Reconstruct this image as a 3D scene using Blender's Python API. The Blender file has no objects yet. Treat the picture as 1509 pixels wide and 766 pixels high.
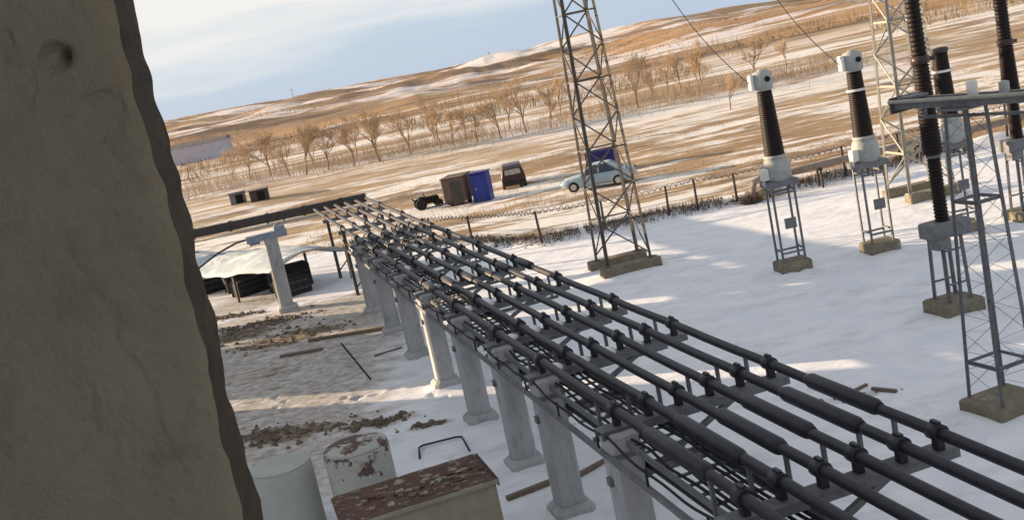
import bpy, math, random
import numpy as np
from mathutils import Vector, Matrix
R_ = math.radians
random.seed(7)
scn = bpy.context.scene
COL = scn.collection

# ------------------------------------------------------------------ camera
CAM_H, PITCH, ROLL, FPX = 9.3, R_(10.2), R_(12.0), 1600.0 / 1509.0
cam_d = bpy.data.cameras.new('camera'); cam = bpy.data.objects.new('camera', cam_d); COL.objects.link(cam)
cam_d.sensor_width = 36.0; cam_d.lens = 36.0 * FPX
cam_d.clip_start = 0.05; cam_d.clip_end = 8000
rt = Vector((1, 0, 0)); up = Vector((0, math.sin(PITCH), math.cos(PITCH))); fw = Vector((0, math.cos(PITCH), -math.sin(PITCH)))
xc = rt * math.cos(ROLL) - up * math.sin(ROLL); yc = rt * math.sin(ROLL) + up * math.cos(ROLL); zc = -fw
cam.matrix_world = Matrix(((xc.x, yc.x, zc.x, 0), (xc.y, yc.y, zc.y, 0), (xc.z, yc.z, zc.z, CAM_H), (0, 0, 0, 1)))
scn.camera = cam

# ------------------------------------------------------------------ sun and sky
SUN_EL = R_(11.0); SUN_AZ = Vector((-0.905, 0.425))         # direction TOWARDS the sun on the ground plan
world = bpy.data.worlds.new('World'); scn.world = world; world.use_nodes = True
nt = world.node_tree; nt.nodes.clear()
wo = nt.nodes.new('ShaderNodeOutputWorld'); bg = nt.nodes.new('ShaderNodeBackground')
sky = nt.nodes.new('ShaderNodeTexSky'); sky.sky_type = 'NISHITA'; sky.sun_disc = False
sky.sun_elevation = SUN_EL; sky.sun_rotation = math.atan2(SUN_AZ.x, SUN_AZ.y)
sky.air_density = 1.0; sky.dust_density = 0.4; sky.ozone_density = 2.0
tc = nt.nodes.new('ShaderNodeTexCoord'); mp = nt.nodes.new('ShaderNodeMapping'); mp.inputs['Scale'].default_value = (1.2, 1.2, 11.0)
mp.inputs['Location'].default_value = (3.1, 0.4, 0.35)
nz = nt.nodes.new('ShaderNodeTexNoise'); nz.inputs['Scale'].default_value = 1.7; nz.inputs['Detail'].default_value = 6; nz.inputs['Roughness'].default_value = 0.5
sx = nt.nodes.new('ShaderNodeSeparateXYZ'); el = nt.nodes.new('ShaderNodeMapRange'); el.inputs[1].default_value = 0.0; el.inputs[2].default_value = 0.07; el.inputs[3].default_value = -0.24; el.inputs[4].default_value = 0.0
ad = nt.nodes.new('ShaderNodeMath'); ad.operation = 'ADD'
cr = nt.nodes.new('ShaderNodeMapRange'); cr.interpolation_type = 'SMOOTHSTEP'; cr.inputs[1].default_value = 0.33; cr.inputs[2].default_value = 0.62
veil = nt.nodes.new('ShaderNodeMix'); veil.data_type = 'RGBA'; hz = nt.nodes.new('ShaderNodeMapRange'); hz.inputs[1].default_value = 0.0; hz.inputs[2].default_value = 0.55; hz.inputs[3].default_value = 0.80; hz.inputs[4].default_value = 0.15; veil.inputs['B'].default_value = (4.3, 5.35, 7.1, 1)
mx = nt.nodes.new('ShaderNodeMix'); mx.data_type = 'RGBA'; mx.inputs['B'].default_value = (7.3, 7.2, 6.95, 1)
L = nt.links.new
L(tc.outputs['Generated'], mp.inputs['Vector']); L(mp.outputs[0], nz.inputs['Vector']); L(tc.outputs['Generated'], sx.inputs[0]); L(sx.outputs['Z'], el.inputs[0])
L(nz.outputs['Fac'], ad.inputs[0]); L(el.outputs[0], ad.inputs[1]); L(ad.outputs[0], cr.inputs[0])
L(sx.outputs['Z'], hz.inputs[0]); L(hz.outputs[0], veil.inputs['Factor']); L(sky.outputs[0], veil.inputs['A']); L(veil.outputs['Result'], mx.inputs['A'])
L(cr.outputs[0], mx.inputs['Factor']); L(mx.outputs['Result'], bg.inputs['Color'])
bg.inputs['Strength'].default_value = 0.053; L(bg.outputs[0], wo.inputs[0])
sd = bpy.data.lights.new('sun', 'SUN'); sd.energy = 5.0; sd.angle = R_(0.5); sd.color = (1.0, 0.74, 0.48)
so = bpy.data.objects.new('sun', sd); COL.objects.link(so)
sv = Vector((SUN_AZ.x * math.cos(SUN_EL), SUN_AZ.y * math.cos(SUN_EL), math.sin(SUN_EL)))
so.rotation_euler = sv.to_track_quat('Z', 'Y').to_euler(); so.location = (-60, 40, 60)
scn.view_settings.view_transform = 'Standard'; scn.view_settings.look = 'None'
scn.view_settings.exposure = 1.22; scn.view_settings.gamma = 1.0
scn.view_settings.use_curve_mapping = False

# ------------------------------------------------------------------ materials
def node(nt, t, **kw):
    n = nt.nodes.new(t)
    for k, v in kw.items():
        if k in n.inputs.keys(): n.inputs[k].default_value = v
        else: setattr(n, k, v)
    return n
MATS = {}
def mat(name, col, col2=None, rough=0.7, metal=0.0, scale=6.0, bump=0.0, bscale=30.0, thr=(0.35, 0.65), spec=0.3, stretch=(1, 1, 1), coords='Object', col3=None, thr3=(0.6, 0.68), scale3=3.0):
    m = bpy.data.materials.new(name); m.use_nodes = True; nt = m.node_tree; b = nt.nodes['Principled BSDF']
    b.inputs['Roughness'].default_value = rough; b.inputs['Metallic'].default_value = metal; b.inputs['Specular IOR Level'].default_value = spec
    b.inputs['Base Color'].default_value = (*col, 1)
    if col2 or bump:
        tc = node(nt, 'ShaderNodeTexCoord'); mp = node(nt, 'ShaderNodeMapping', Scale=stretch)
        if coords == 'World':
            g = node(nt, 'ShaderNodeNewGeometry'); nt.links.new(g.outputs['Position'], mp.inputs[0])
        else:
            oi = node(nt, 'ShaderNodeObjectInfo'); vm = node(nt, 'ShaderNodeVectorMath', operation='MULTIPLY_ADD')
            nt.links.new(oi.outputs['Random'], vm.inputs[0]); vm.inputs[1].default_value = (37.0, 23.0, 51.0); nt.links.new(tc.outputs['Object'], vm.inputs[2]); nt.links.new(vm.outputs[0], mp.inputs[0])
    if col2:
        n1 = node(nt, 'ShaderNodeTexNoise', Scale=scale, Detail=8.0, Roughness=0.65); nt.links.new(mp.outputs[0], n1.inputs['Vector'])
        r1 = node(nt, 'ShaderNodeMapRange'); r1.inputs[1].default_value, r1.inputs[2].default_value = thr
        nt.links.new(n1.outputs['Fac'], r1.inputs[0])
        x = node(nt, 'ShaderNodeMix', data_type='RGBA'); x.inputs['A'].default_value = (*col, 1); x.inputs['B'].default_value = (*col2, 1)
        nt.links.new(r1.outputs[0], x.inputs['Factor']); out = x.outputs['Result']
        if col3:
            n3 = node(nt, 'ShaderNodeTexNoise', Scale=scale3, Detail=9.0, Roughness=0.7); nt.links.new(mp.outputs[0], n3.inputs['Vector'])
            r3 = node(nt, 'ShaderNodeMapRange'); r3.inputs[1].default_value, r3.inputs[2].default_value = thr3; nt.links.new(n3.outputs['Fac'], r3.inputs[0])
            x3 = node(nt, 'ShaderNodeMix', data_type='RGBA'); x3.inputs['B'].default_value = (*col3, 1)
            nt.links.new(out, x3.inputs['A']); nt.links.new(r3.outputs[0], x3.inputs['Factor']); out = x3.outputs['Result']
        nt.links.new(out, b.inputs['Base Color'])
    if bump:
        n2 = node(nt, 'ShaderNodeTexNoise', Scale=bscale, Detail=6.0, Roughness=0.6); nt.links.new(mp.outputs[0], n2.inputs['Vector'])
        bp = node(nt, 'ShaderNodeBump', Strength=bump, Distance=0.05); nt.links.new(n2.outputs['Fac'], bp.inputs['Height']); nt.links.new(bp.outputs[0], b.inputs['Normal'])
    MATS[name] = m
    return m
M = MATS
mat('wall_plaster', (0.47, 0.415, 0.315), (0.385, 0.335, 0.25), rough=0.95, scale=3.0, bump=0.5, bscale=45, col3=(0.33, 0.29, 0.23), thr3=(0.55, 0.70), scale3=9)
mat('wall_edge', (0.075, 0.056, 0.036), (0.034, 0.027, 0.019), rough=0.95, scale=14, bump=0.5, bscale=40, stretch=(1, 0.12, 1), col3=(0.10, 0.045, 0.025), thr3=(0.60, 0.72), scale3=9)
mat('room', (0.30, 0.27, 0.22), (0.22, 0.2, 0.16), rough=0.95, scale=1.5)
mat('post_concrete', (0.42, 0.425, 0.44), (0.31, 0.315, 0.33), rough=0.9, scale=2.5, bump=0.3, bscale=25, col3=(0.17, 0.17, 0.175), thr3=(0.58, 0.75), scale3=5, stretch=(1, 1, 0.4))
mat('old_concrete', (0.23, 0.205, 0.15), (0.15, 0.13, 0.095), rough=0.95, scale=4, bump=0.4, bscale=22, col3=(0.31, 0.29, 0.24), thr3=(0.57, 0.7), scale3=3)
mat('tube_paint', (0.016, 0.016, 0.023), (0.027, 0.027, 0.036), rough=0.5, scale=3, spec=0.28, bump=0.05, bscale=20, col3=(0.06, 0.06, 0.07), thr3=(0.62, 0.8), scale3=8)
mat('clamp_steel', (0.024, 0.024, 0.03), (0.045, 0.045, 0.052), rough=0.5, scale=9, metal=0.2)
mat('galv', (0.20, 0.205, 0.215), (0.13, 0.135, 0.145), rough=0.6, metal=0.25, scale=5, col3=(0.11, 0.085, 0.065), thr3=(0.60, 0.78), scale3=6)
mat('galv_pale', (0.42, 0.40, 0.35), (0.30, 0.28, 0.24), rough=0.6, metal=0.15, scale=5)
mat('bracket_blue', (0.27, 0.31, 0.40), (0.20, 0.23, 0.31), rough=0.6, scale=6)
mat('dark_steel', (0.045, 0.042, 0.042), (0.075, 0.065, 0.06), rough=0.7, scale=5)
mat('tower_paint', (0.155, 0.145, 0.13), (0.095, 0.082, 0.068), rough=0.65, metal=0.2, scale=2.5, col3=(0.36, 0.34, 0.31), thr3=(0.66, 0.78), scale3=1.4)
mat('porcelain', (0.014, 0.006, 0.005), (0.008, 0.004, 0.004), rough=0.55, scale=3, spec=0.22)
mat('ct_grey', (0.40, 0.41, 0.39), (0.30, 0.31, 0.30), rough=0.55, scale=4, col3=(0.22, 0.19, 0.15), thr3=(0.64, 0.78), scale3=6)
mat('white_paint', (0.74, 0.72, 0.68), (0.6, 0.58, 0.54), rough=0.5, scale=4)
mat('black_hole', (0.012, 0.012, 0.012), rough=0.9)
mat('rubber', (0.02, 0.02, 0.02), rough=0.85)
mat('car_blue', (0.33, 0.43, 0.50), (0.27, 0.36, 0.43), rough=0.35, scale=1.5, spec=0.5)
mat('glass_dark', (0.03, 0.04, 0.06), rough=0.08, spec=0.6)
mat('blue_paint', (0.022, 0.035, 0.21), (0.03, 0.05, 0.26), rough=0.45, scale=2)
mat('navy_paint', (0.02, 0.02, 0.13), (0.03, 0.03, 0.17), rough=0.5, scale=2)
mat('brown_board', (0.15, 0.105, 0.085), (0.10, 0.07, 0.06), rough=0.85, scale=3, stretch=(1, 1, 6))
mat('maroon_paint', (0.055, 0.030, 0.030), (0.04, 0.022, 0.022), rough=0.4, scale=3)
mat('chrome', (0.55, 0.55, 0.55), rough=0.3, metal=0.8)
mat('bark', (0.33, 0.235, 0.15), (0.25, 0.175, 0.11), rough=0.95, scale=4)
mat('twigs', (0.50, 0.38, 0.26), (0.42, 0.31, 0.21), rough=0.95, scale=1)
mat('dry_weed', (0.40, 0.29, 0.15), (0.22, 0.15, 0.08), rough=1.0, scale=2)
mat('dark_weed', (0.16, 0.115, 0.08), (0.09, 0.065, 0.05), rough=1.0, scale=2)
mat('rubble', (0.19, 0.15, 0.115), (0.11, 0.088, 0.07), rough=1.0, scale=5, bump=0.4, bscale=30)
mat('rust_top', (0.125, 0.066, 0.05), (0.06, 0.042, 0.036), rough=0.9, scale=3.5, bump=0.5, bscale=25, col3=(0.30, 0.25, 0.18), thr3=(0.57, 0.61), scale3=6, stretch=(1, 1.6, 1))
mat('cabinet_beige', (0.29, 0.275, 0.205), (0.23, 0.215, 0.16), rough=0.8, scale=3, col3=(0.17, 0.09, 0.05), thr3=(0.66, 0.75), scale3=5)
mat('drum_grey', (0.40, 0.41, 0.39), (0.33, 0.34, 0.33), rough=0.85, scale=1.5, bump=0.2, bscale=18)
mat('drum_stained', (0.42, 0.42, 0.385), (0.34, 0.34, 0.32), rough=0.85, scale=1.5, bump=0.2, bscale=18, col3=(0.10, 0.065, 0.055), thr3=(0.525, 0.55), scale3=1.2)
mat('snowcap', (0.80, 0.80, 0.82), (0.74, 0.74, 0.77), rough=0.9, scale=4, bump=0.3, bscale=9)
mat('shelter_sheet', (0.46, 0.53, 0.57), (0.38, 0.45, 0.50), rough=0.8, scale=1.2, col3=(0.70, 0.73, 0.76), thr3=(0.50, 0.56), scale3=0.9, bump=0.3, bscale=5)
mat('shelter_dark', (0.035, 0.038, 0.045), (0.02, 0.022, 0.026), rough=0.95, scale=3)
mat('brick_wall', (0.33, 0.29, 0.25), (0.26, 0.22, 0.19), rough=0.9, scale=2)
mat('roof_dark', (0.13, 0.115, 0.11), (0.2, 0.18, 0.18), rough=0.9, scale=1)
mat('house_lilac', (0.52, 0.50, 0.56), (0.44, 0.42, 0.48), rough=0.9, scale=0.6)
mat('house_white', (0.70, 0.66, 0.62), (0.60, 0.56, 0.53), rough=0.9, scale=0.6)
mat('pipe_brown', (0.20, 0.15, 0.125), (0.27, 0.22, 0.19), rough=0.8, scale=2, bump=0.2)
mat('wood', (0.20, 0.16, 0.125), (0.12, 0.095, 0.075), rough=0.9, scale=4, stretch=(8, 1, 1))
mat('wire', (0.10, 0.095, 0.09), rough=0.6, metal=0.3)

def ground_material():
    m = bpy.data.materials.new('ground_cover'); m.use_nodes = True; nt = m.node_tree; b = nt.nodes['Principled BSDF']
    b.inputs['Roughness'].default_value = 0.9; b.inputs['Specular IOR Level'].default_value = 0.15
    l = nt.links.new
    geo = node(nt, 'ShaderNodeNewGeometry')
    def noise(sc, stretch=(1, 1, 1), det=8.0, ro=0.6, loc=(0, 0, 0)):
        mp = node(nt, 'ShaderNodeMapping', Scale=stretch, Location=loc); l(geo.outputs['Position'], mp.inputs[0])
        n = node(nt, 'ShaderNodeTexNoise', Scale=sc, Detail=det, Roughness=ro); l(mp.outputs[0], n.inputs['Vector']); return n.outputs['Fac']
    def ramp(x, a, c):
        r = node(nt, 'ShaderNodeMapRange', interpolation_type='SMOOTHSTEP'); r.inputs[1].default_value = a; r.inputs[2].default_value = c; l(x, r.inputs[0]); return r.outputs[0]
    def mix(f, a, c):
        x = node(nt, 'ShaderNodeMix', data_type='RGBA')
        for s, v in (('A', a), ('B', c)):
            if isinstance(v, tuple): x.inputs[s].default_value = (*v, 1)
            else: l(v, x.inputs[s])
        if isinstance(f, float): x.inputs['Factor'].default_value = f
        else: l(f, x.inputs['Factor'])
        return x.outputs['Result']
    def mth(op, a, c):
        x = node(nt, 'ShaderNodeMath', operation=op)
        for i, v in enumerate((a, c)):
            if isinstance(v, (int, float)): x.inputs[i].default_value = v
            else: l(v, x.inputs[i])
        return x.outputs[0]
    def attr(n):
        a = node(nt, 'ShaderNodeAttribute', attribute_name=n); return a.outputs['Fac']
    snow = mix(ramp(noise(0.9), 0.35, 0.65), (0.71, 0.735, 0.80), (0.78, 0.80, 0.85))
    # yard dirt: attribute mask broken up with fine noise
    dirt = mix(ramp(noise(2.2, det=10.0), 0.38, 0.62), (0.125, 0.098, 0.075), (0.24, 0.195, 0.15))
    dfac = ramp(mth('ADD', attr('dirt'), mth('MULTIPLY', mth('SUBTRACT', noise(1.7, (0.7, 1.6, 1), 12.0, 0.72), 0.5), 1.5)), 0.50, 0.78)
    grime = mix(mth('MULTIPLY', ramp(noise(0.55, (1, 2.2, 1), 10.0, 0.7), 0.48, 0.72), 0.34), snow, (0.36, 0.32, 0.29))
    sfac = ramp(mth('ADD', attr('dirt'), mth('MULTIPLY', mth('SUBTRACT', noise(0.9, (0.7, 1.4, 1), 10.0, 0.65, (3, 3, 0)), 0.5), 0.9)), 0.12, 0.5)
    slush = mix(ramp(noise(3.0, det=8.0), 0.35, 0.65), (0.33, 0.30, 0.275), (0.52, 0.50, 0.48))
    yard = mix(dfac, mix(sfac, grime, slush), dirt)
    # field: dead grass, earth and wind-packed snow in long streaks
    straw = mix(ramp(noise(0.035, (0.5, 1.6, 1), 10.0), 0.36, 0.64), (0.30, 0.20, 0.115), (0.41, 0.295, 0.18))
    straw = mix(ramp(noise(0.5, (0.35, 1.6, 1), 8.0), 0.50, 0.72), straw, (0.13, 0.088, 0.06))
    near = ramp(mth('ADD', mth('MULTIPLY', noise(0.28, (0.38, 1.0, 1), 14.0, 0.74), 0.7), mth('MULTIPLY', noise(0.045, (0.5, 1.0, 1), 4.0, 0.5, (4, 4, 0)), 0.4)), 0.52, 0.59)
    mid = ramp(mth('ADD', mth('MULTIPLY', noise(0.10, (0.42, 1.0, 1), 14.0, 0.76, (3, 9, 0)), 0.7), mth('MULTIPLY', noise(0.022, (0.5, 1.0, 1), 4.0, 0.5, (4, 4, 0)), 0.4)), 0.515, 0.585)
    far = ramp(noise(0.016, (0.40, 1.0, 1), 14.0, 0.74, (7, 2, 0)), 0.485, 0.56)
    sp = node(nt, 'ShaderNodeSeparateXYZ'); l(geo.outputs['Position'], sp.inputs[0])
    y = sp.outputs['Y']
    k1 = ramp(y, 90, 170); k2 = ramp(y, 260, 520)
    sm = node(nt, 'ShaderNodeMix', data_type='FLOAT'); l(k1, sm.inputs[0]); l(near, sm.inputs[2]); l(mid, sm.inputs[3])
    sm2 = node(nt, 'ShaderNodeMix', data_type='FLOAT'); l(k2, sm2.inputs[0]); l(sm.outputs[0], sm2.inputs[2]); l(far, sm2.inputs[3])
    fsnow = (0.74, 0.71, 0.68)
    straw = mix(ramp(noise(0.07, (0.3, 1.2, 1), 8.0, 0.65, (9, 1, 0)), 0.54, 0.66), straw, (0.20, 0.15, 0.115))
    field = mix(sm2.outputs[0], straw, fsnow)
    hill = mix(ramp(noise(0.010, (0.55, 0.8, 1), 6.0, 0.6), 0.42, 0.58), (0.40, 0.245, 0.125), (0.27, 0.19, 0.125))
    hill = mix(ramp(noise(0.022, (0.45, 0.9, 1), 10.0, 0.7, (5, 5, 0)), 0.49, 0.61), hill, (0.14, 0.095, 0.068))
    hsn = mth('MULTIPLY', ramp(mth('ADD', mth('MULTIPLY', noise(0.0075, (0.5, 0.9, 1), 5.0, 0.55, (1, 4, 0)), 0.75), mth('MULTIPLY', noise(0.06, (0.3, 1.0, 1), 10.0, 0.72, (2, 8, 0)), 0.45)), 0.60, 0.655), 0.9)
    hillc = mix(hsn, hill, (0.72, 0.68, 0.68))
    field = mix(ramp(y, 190, 300), field, hillc)
    l(mix(attr('field'), yard, field), b.inputs['Base Color'])
    h1 = noise(1.1, (0.6, 1.5, 1), 8.0); h2 = noise(7.0, (0.8, 1.2, 1), 8.0, 0.7)
    hh = mth('ADD', mth('MULTIPLY', h1, 1.0), mth('MULTIPLY', h2, 0.34))
    bp = node(nt, 'ShaderNodeBump', Strength=0.55, Distance=0.12); l(hh, bp.inputs['Height']); l(bp.outputs[0], b.inputs['Normal'])
    return m
M['ground'] = ground_material()

# ------------------------------------------------------------------ mesh helpers
class MB:
    def __init__(s): s.v = []; s.f = []; s.smooth = []
    def add(s, vs, fs, sm=False):
        o = len(s.v); s.v += [tuple(v) for v in vs]; s.f += [tuple(i + o for i in f) for f in fs]; s.smooth += [sm] * len(fs); return s
    def box(s, c, d, M_=None, taper=1.0):
        hx, hy, hz = d[0] / 2, d[1] / 2, d[2] / 2; vs = []
        for z, t in ((-hz, 1.0), (hz, taper)):
            for x, y in ((-hx, -hy), (hx, -hy), (hx, hy), (-hx, hy)):
                p = Vector((x * t, y * t, z))
                if M_ is not None: p = M_ @ p
                vs.append(p + Vector(c))
        return s.add(vs, [(0, 3, 2, 1), (4, 5, 6, 7), (0, 1, 5, 4), (1, 2, 6, 5), (2, 3, 7, 6), (3, 0, 4, 7)])
    def bevbox(s, c, d, b=0.02, rz=0.0):
        # box with chamfered vertical edges and chamfered top
        hx, hy, hz = d[0] / 2, d[1] / 2, d[2] / 2; ca, sa = math.cos(rz), math.sin(rz); vs = []
        for z, k in ((-hz, 0), (hz - b, 0), (hz, b)):
            x0, y0 = hx - k, hy - k
            for x, y in ((-x0 + b, -y0), (x0 - b, -y0), (x0, -y0 + b), (x0, y0 - b), (x0 - b, y0), (-x0 + b, y0), (-x0, y0 - b), (-x0, -y0 + b)):
                vs.append((c[0] + x * ca - y * sa, c[1] + x * sa + y * ca, c[2] + z))
        fs = [tuple(range(7, -1, -1)), tuple(range(16, 24))]
        for r in (0, 8):
            for i in range(8): j = (i + 1) % 8; fs.append((r + i, r + j, r + 8 + j, r + 8 + i))
        return s.add(vs, fs)
    def tube(s, pts, r, n=10, cap=True, sm=True):
        pts = [Vector(p) for p in pts]; rs = r if isinstance(r, (list, tuple)) else [r] * len(pts); vs = []; fs = []
        t0 = (pts[1] - pts[0]).normalized(); a = t0.orthogonal().normalized()
        for i, p in enumerate(pts):
            if i == 0: t = pts[1] - p
            elif i == len(pts) - 1: t = p - pts[i - 1]
            else: t = (pts[i + 1] - p).normalized() + (p - pts[i - 1]).normalized()
            t.normalize(); a = (a - t * a.dot(t)).normalized(); bb = t.cross(a)
            for k in range(n):
                th = 2 * math.pi * k / n; vs.append(p + (a * math.cos(th) + bb * math.sin(th)) * rs[i])
        for i in range(len(pts) - 1):
            for k in range(n):
                j = (k + 1) % n; fs.append((i * n + k, i * n + j, (i + 1) * n + j, (i + 1) * n + k))
        s.add(vs, fs, sm)
        if cap:
            o = len(s.v) - len(vs)
            s.f += [tuple(o + k for k in range(n - 1, -1, -1)), tuple(o + (len(pts) - 1) * n + k for k in range(n))]; s.smooth += [False, False]
        return s
    def bar(s, p, q, w, h=None):
        p, q = Vector(p), Vector(q); h = h or w; t = (q - p).normalized()
        a = t.cross(Vector((0, 0, 1)))
        a = Vector((1, 0, 0)) if a.length < 1e-3 else a.normalized()
        b = a.cross(t); vs = []
        for c in (p, q):
            for i, j in ((-1, -1), (1, -1), (1, 1), (-1, 1)): vs.append(c + a * (i * w / 2) + b * (j * h / 2))
        return s.add(vs, [(0, 3, 2, 1), (4, 5, 6, 7), (0, 1, 5, 4), (1, 2, 6, 5), (2, 3, 7, 6), (3, 0, 4, 7)])
    def angle(s, p, q, w, t=0.012):
        # steel angle section: two thin leaves
        p, q = Vector(p), Vector(q); d = (q - p).normalized(); a = d.cross(Vector((0, 0, 1)))
        a = Vector((1, 0, 0)) if a.length < 1e-3 else a.normalized()
        b = a.cross(d); prof = [(0, 0), (w, 0), (w, t), (t, t), (t, w), (0, w)]; vs = []
        for c in (p, q):
            for x, y in prof: vs.append(c + a * (x - w / 2) + b * (y - w / 2))
        fs = [(5, 4, 3, 2, 1, 0), (6, 7, 8, 9, 10, 11)] + [(i, (i + 1) % 6, (i + 1) % 6 + 6, i + 6) for i in range(6)]
        return s.add(vs, fs)
    def lathe(s, prof, c=(0, 0, 0), n=20, sm=True):
        vs = []; fs = []; m = len(prof)
        for r, z in prof:
            for k in range(n):
                th = 2 * math.pi * k / n; vs.append((c[0] + r * math.cos(th), c[1] + r * math.sin(th), c[2] + z))
        for i in range(m - 1):
            for k in range(n):
                j = (k + 1) % n; fs.append((i * n + k, i * n + j, (i + 1) * n + j, (i + 1) * n + k))
        s.add(vs, fs, sm); o = len(s.v) - len(vs)
        s.f += [tuple(o + k for k in range(n - 1, -1, -1)), tuple(o + (m - 1) * n + k for k in range(n))]; s.smooth += [False, False]
        return s
    def build(s, name, m, parent=None):
        me = bpy.data.meshes.new(name); me.from_pydata(s.v, [], s.f)
        if any(s.smooth): me.polygons.foreach_set('use_smooth', s.smooth)
        me.materials.append(M[m]); me.update()
        o = bpy.data.objects.new(name, me); COL.objects.link(o)
        if parent: o.parent = parent
        return o
def tag(o, label=None, cat=None, group=None, kind=None):
    if label: o['label'] = label
    if cat: o['category'] = cat
    if group: o['group'] = group
    if kind: o['kind'] = kind
    return o
def thing(name, label, cat, loc=(0, 0, 0), rz=0.0, group=None):
    o = bpy.data.objects.new(name, None); COL.objects.link(o); o.location = loc; o.rotation_euler = (0, 0, rz); o.empty_display_size = 0.2
    return tag(o, label, cat, group)
def copy_tree(o, parent=None):
    c = o.copy(); COL.objects.link(c); c.parent = parent
    for ch in list(o.children): copy_tree(ch, c)
    return c
def fbm(x, y, oct=5, seed=0, gain=0.5):
    x = np.asarray(x, float); y = np.asarray(y, float); out = np.zeros(np.broadcast(x, y).shape); amp = 1.0; tot = 0
    for o in range(oct):
        xi = np.floor(x).astype(np.int64); yi = np.floor(y).astype(np.int64); xf = x - xi; yf = y - yi
        xf = xf * xf * (3 - 2 * xf); yf = yf * yf * (3 - 2 * yf)
        def h(i, j):
            n = (i * 374761393 + j * 668265263 + (seed + o * 17) * 144665) & 0x7fffffff
            n = ((n ^ (n >> 13)) * 1274126177) & 0x7fffffff
            return ((n ^ (n >> 16)) & 0xffff) / 65535.0
        v = (h(xi, yi) * (1 - xf) + h(xi + 1, yi) * xf) * (1 - yf) + (h(xi, yi + 1) * (1 - xf) + h(xi + 1, yi + 1) * xf) * yf
        out += v * amp; tot += amp; amp *= gain; x = x * 2.03 + 11.3; y = y * 2.03 + 5.7
    return out / tot
def sstep(a, b, x):
    t = np.clip((x - a) / (b - a), 0, 1); return t * t * (3 - 2 * t)

# ------------------------------------------------------------------ ground
FENCE = [(-30.0, 66.0), (-9.0, 66.5), (-3.2, 60.3), (1.67, 54.0), (8.2, 53.9), (13.0, 54.2), (21.0, 55.2), (60.0, 60.0)]
def fence_y(x):
    return np.interp(x, [p[0] for p in FENCE], [p[1] for p in FENCE])
DIRT = [(-9.8, 44.6, 3.2, 1.7, 1.0), (-13.0, 47.2, 3.0, 1.5, 1.0), (-11.5, 48.6, 2.6, 1.0, 0.9), (-7.4, 30.8, 2.0, 0.9, 1.0), (-9.0, 31.0, 2.0, 1.2, 0.85), (-4.9, 30.2, 1.5, 0.5, 0.8),
        (-9.5, 39.0, 2.6, 2.4, 0.62), (-8.3, 35.6, 1.8, 1.5, 0.55), (-10.5, 34.0, 2.5, 2.5, 0.6), (-3.2, 29.1, 0.7, 0.3, 0.75), (-6.5, 33.0, 1.3, 1.3, 0.35), (12.8, 54.2, 1.6, 0.9, 0.9),
        (7.2, 24.4, 0.8, 0.35, 0.5), (-7.5, 27.6, 1.4, 1.0, 0.75), (-14.5, 55.0, 5, 3, 0.45), (2.0, 27.5, 1.0, 0.5, 0.45), (5.5, 43.8, 2.2, 1.0, 0.3)]
FOOT = [(4.5, 43.1, 1.7, .09), (4.5, 45.0, 1.7, .09), (9.74, 37.65, .95, .10), (12.93, 37.7, .95, .10), (16.05, 37.9, .95, .1), (11.8, 29.15, 1.0, .09), (9.62, 21.85, 1.05, .08), (17.85, 45.9, 2.0, .09), (18.42, 38.0, 1.1, .1)] + [(2.40 - .258 * (q - 12.5), q, .65, .09) for q in (13.1, 17.35, 21.3, 24.5, 28.5, 32.6, 36.9, 41.5, 46.2)]
def terrain(x, y):
    x = np.asarray(x, float); y = np.asarray(y, float)
    fy = fence_y(x)
    z = (fbm(x * 0.22, y * 0.22, 4, 3) - 0.5) * 0.09 + (fbm(x * 1.3, y * 1.3, 3, 9) - 0.5) * 0.035
    z = z * sstep(0, 4, y)
    z += 0.28 * np.exp(-((y - fy - 0.8) / 1.0) ** 2) * (0.4 + 1.2 * fbm(x * 0.5, y * 0.5, 3, 21)) * sstep(-8, -2, x)
    for cx, cy, rx, ry, a in DIRT[:6]:
        w = np.exp(-((x - cx) / rx) ** 2 - ((y - cy) / ry) ** 2); z += w * (0.02 + 0.28 * (fbm(x * 1.1, y * 1.1, 4, 31) - 0.42))
    for cx, cy, rr_, hh_ in FOOT: z += hh_ * np.exp(-(((x - cx) / rr_) ** 2 + ((y - cy) / rr_) ** 2) ** 2)
    fld = sstep(2, 30, y - fy)
    z += fld * ((fbm(x * 0.03, y * 0.06, 5, 5) - 0.5) * 1.0)
    far = sstep(180, 1450, y)
    ridge = 17.0 + 9.0 * sstep(-200, -480, x) - 6.0 * sstep(120, 330, x) + 6.0 * (fbm(x * 0.012, y * 0.0 + 3, 5, 41) - 0.5)
    z += far * ridge
    roll = (fbm(x * 0.0065 + 4, y * 0.0042, 5, 51, 0.55) - 0.5) * 2
    z += sstep(220, 600, y) * (1 - 0.4 * sstep(1100, 1450, y)) * (roll * 12.0 + 5.0 * (fbm(x * 0.03, y * 0.022, 4, 57) - 0.5))
    z -= sstep(1500, 2600, y) * 30.0
    return z
PATHS = [[(-3.2, 47), (-4.6, 40), (-6.2, 35), (-5.2, 30), (-3.0, 26.5), (-1.6, 24)], [(-9.5, 47), (-7.6, 41), (-8.6, 36), (-8.0, 31), (-6.2, 27)], [(-2.2, 38), (-5.5, 38.6), (-9.5, 36.4)], [(1.0, 27.5), (4.5, 26.6), (7.0, 25.0), (8.2, 23.0), (8.6, 18)], [(4.0, 41.5), (7.5, 38.6), (11.4, 36.2), (16, 35)], [(0.6, 31), (-3.2, 33.4), (-7.0, 33.2)], [(-.5, 27), (-2.8, 30.6), (-4.0, 36), (-3.4, 41)]]
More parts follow.
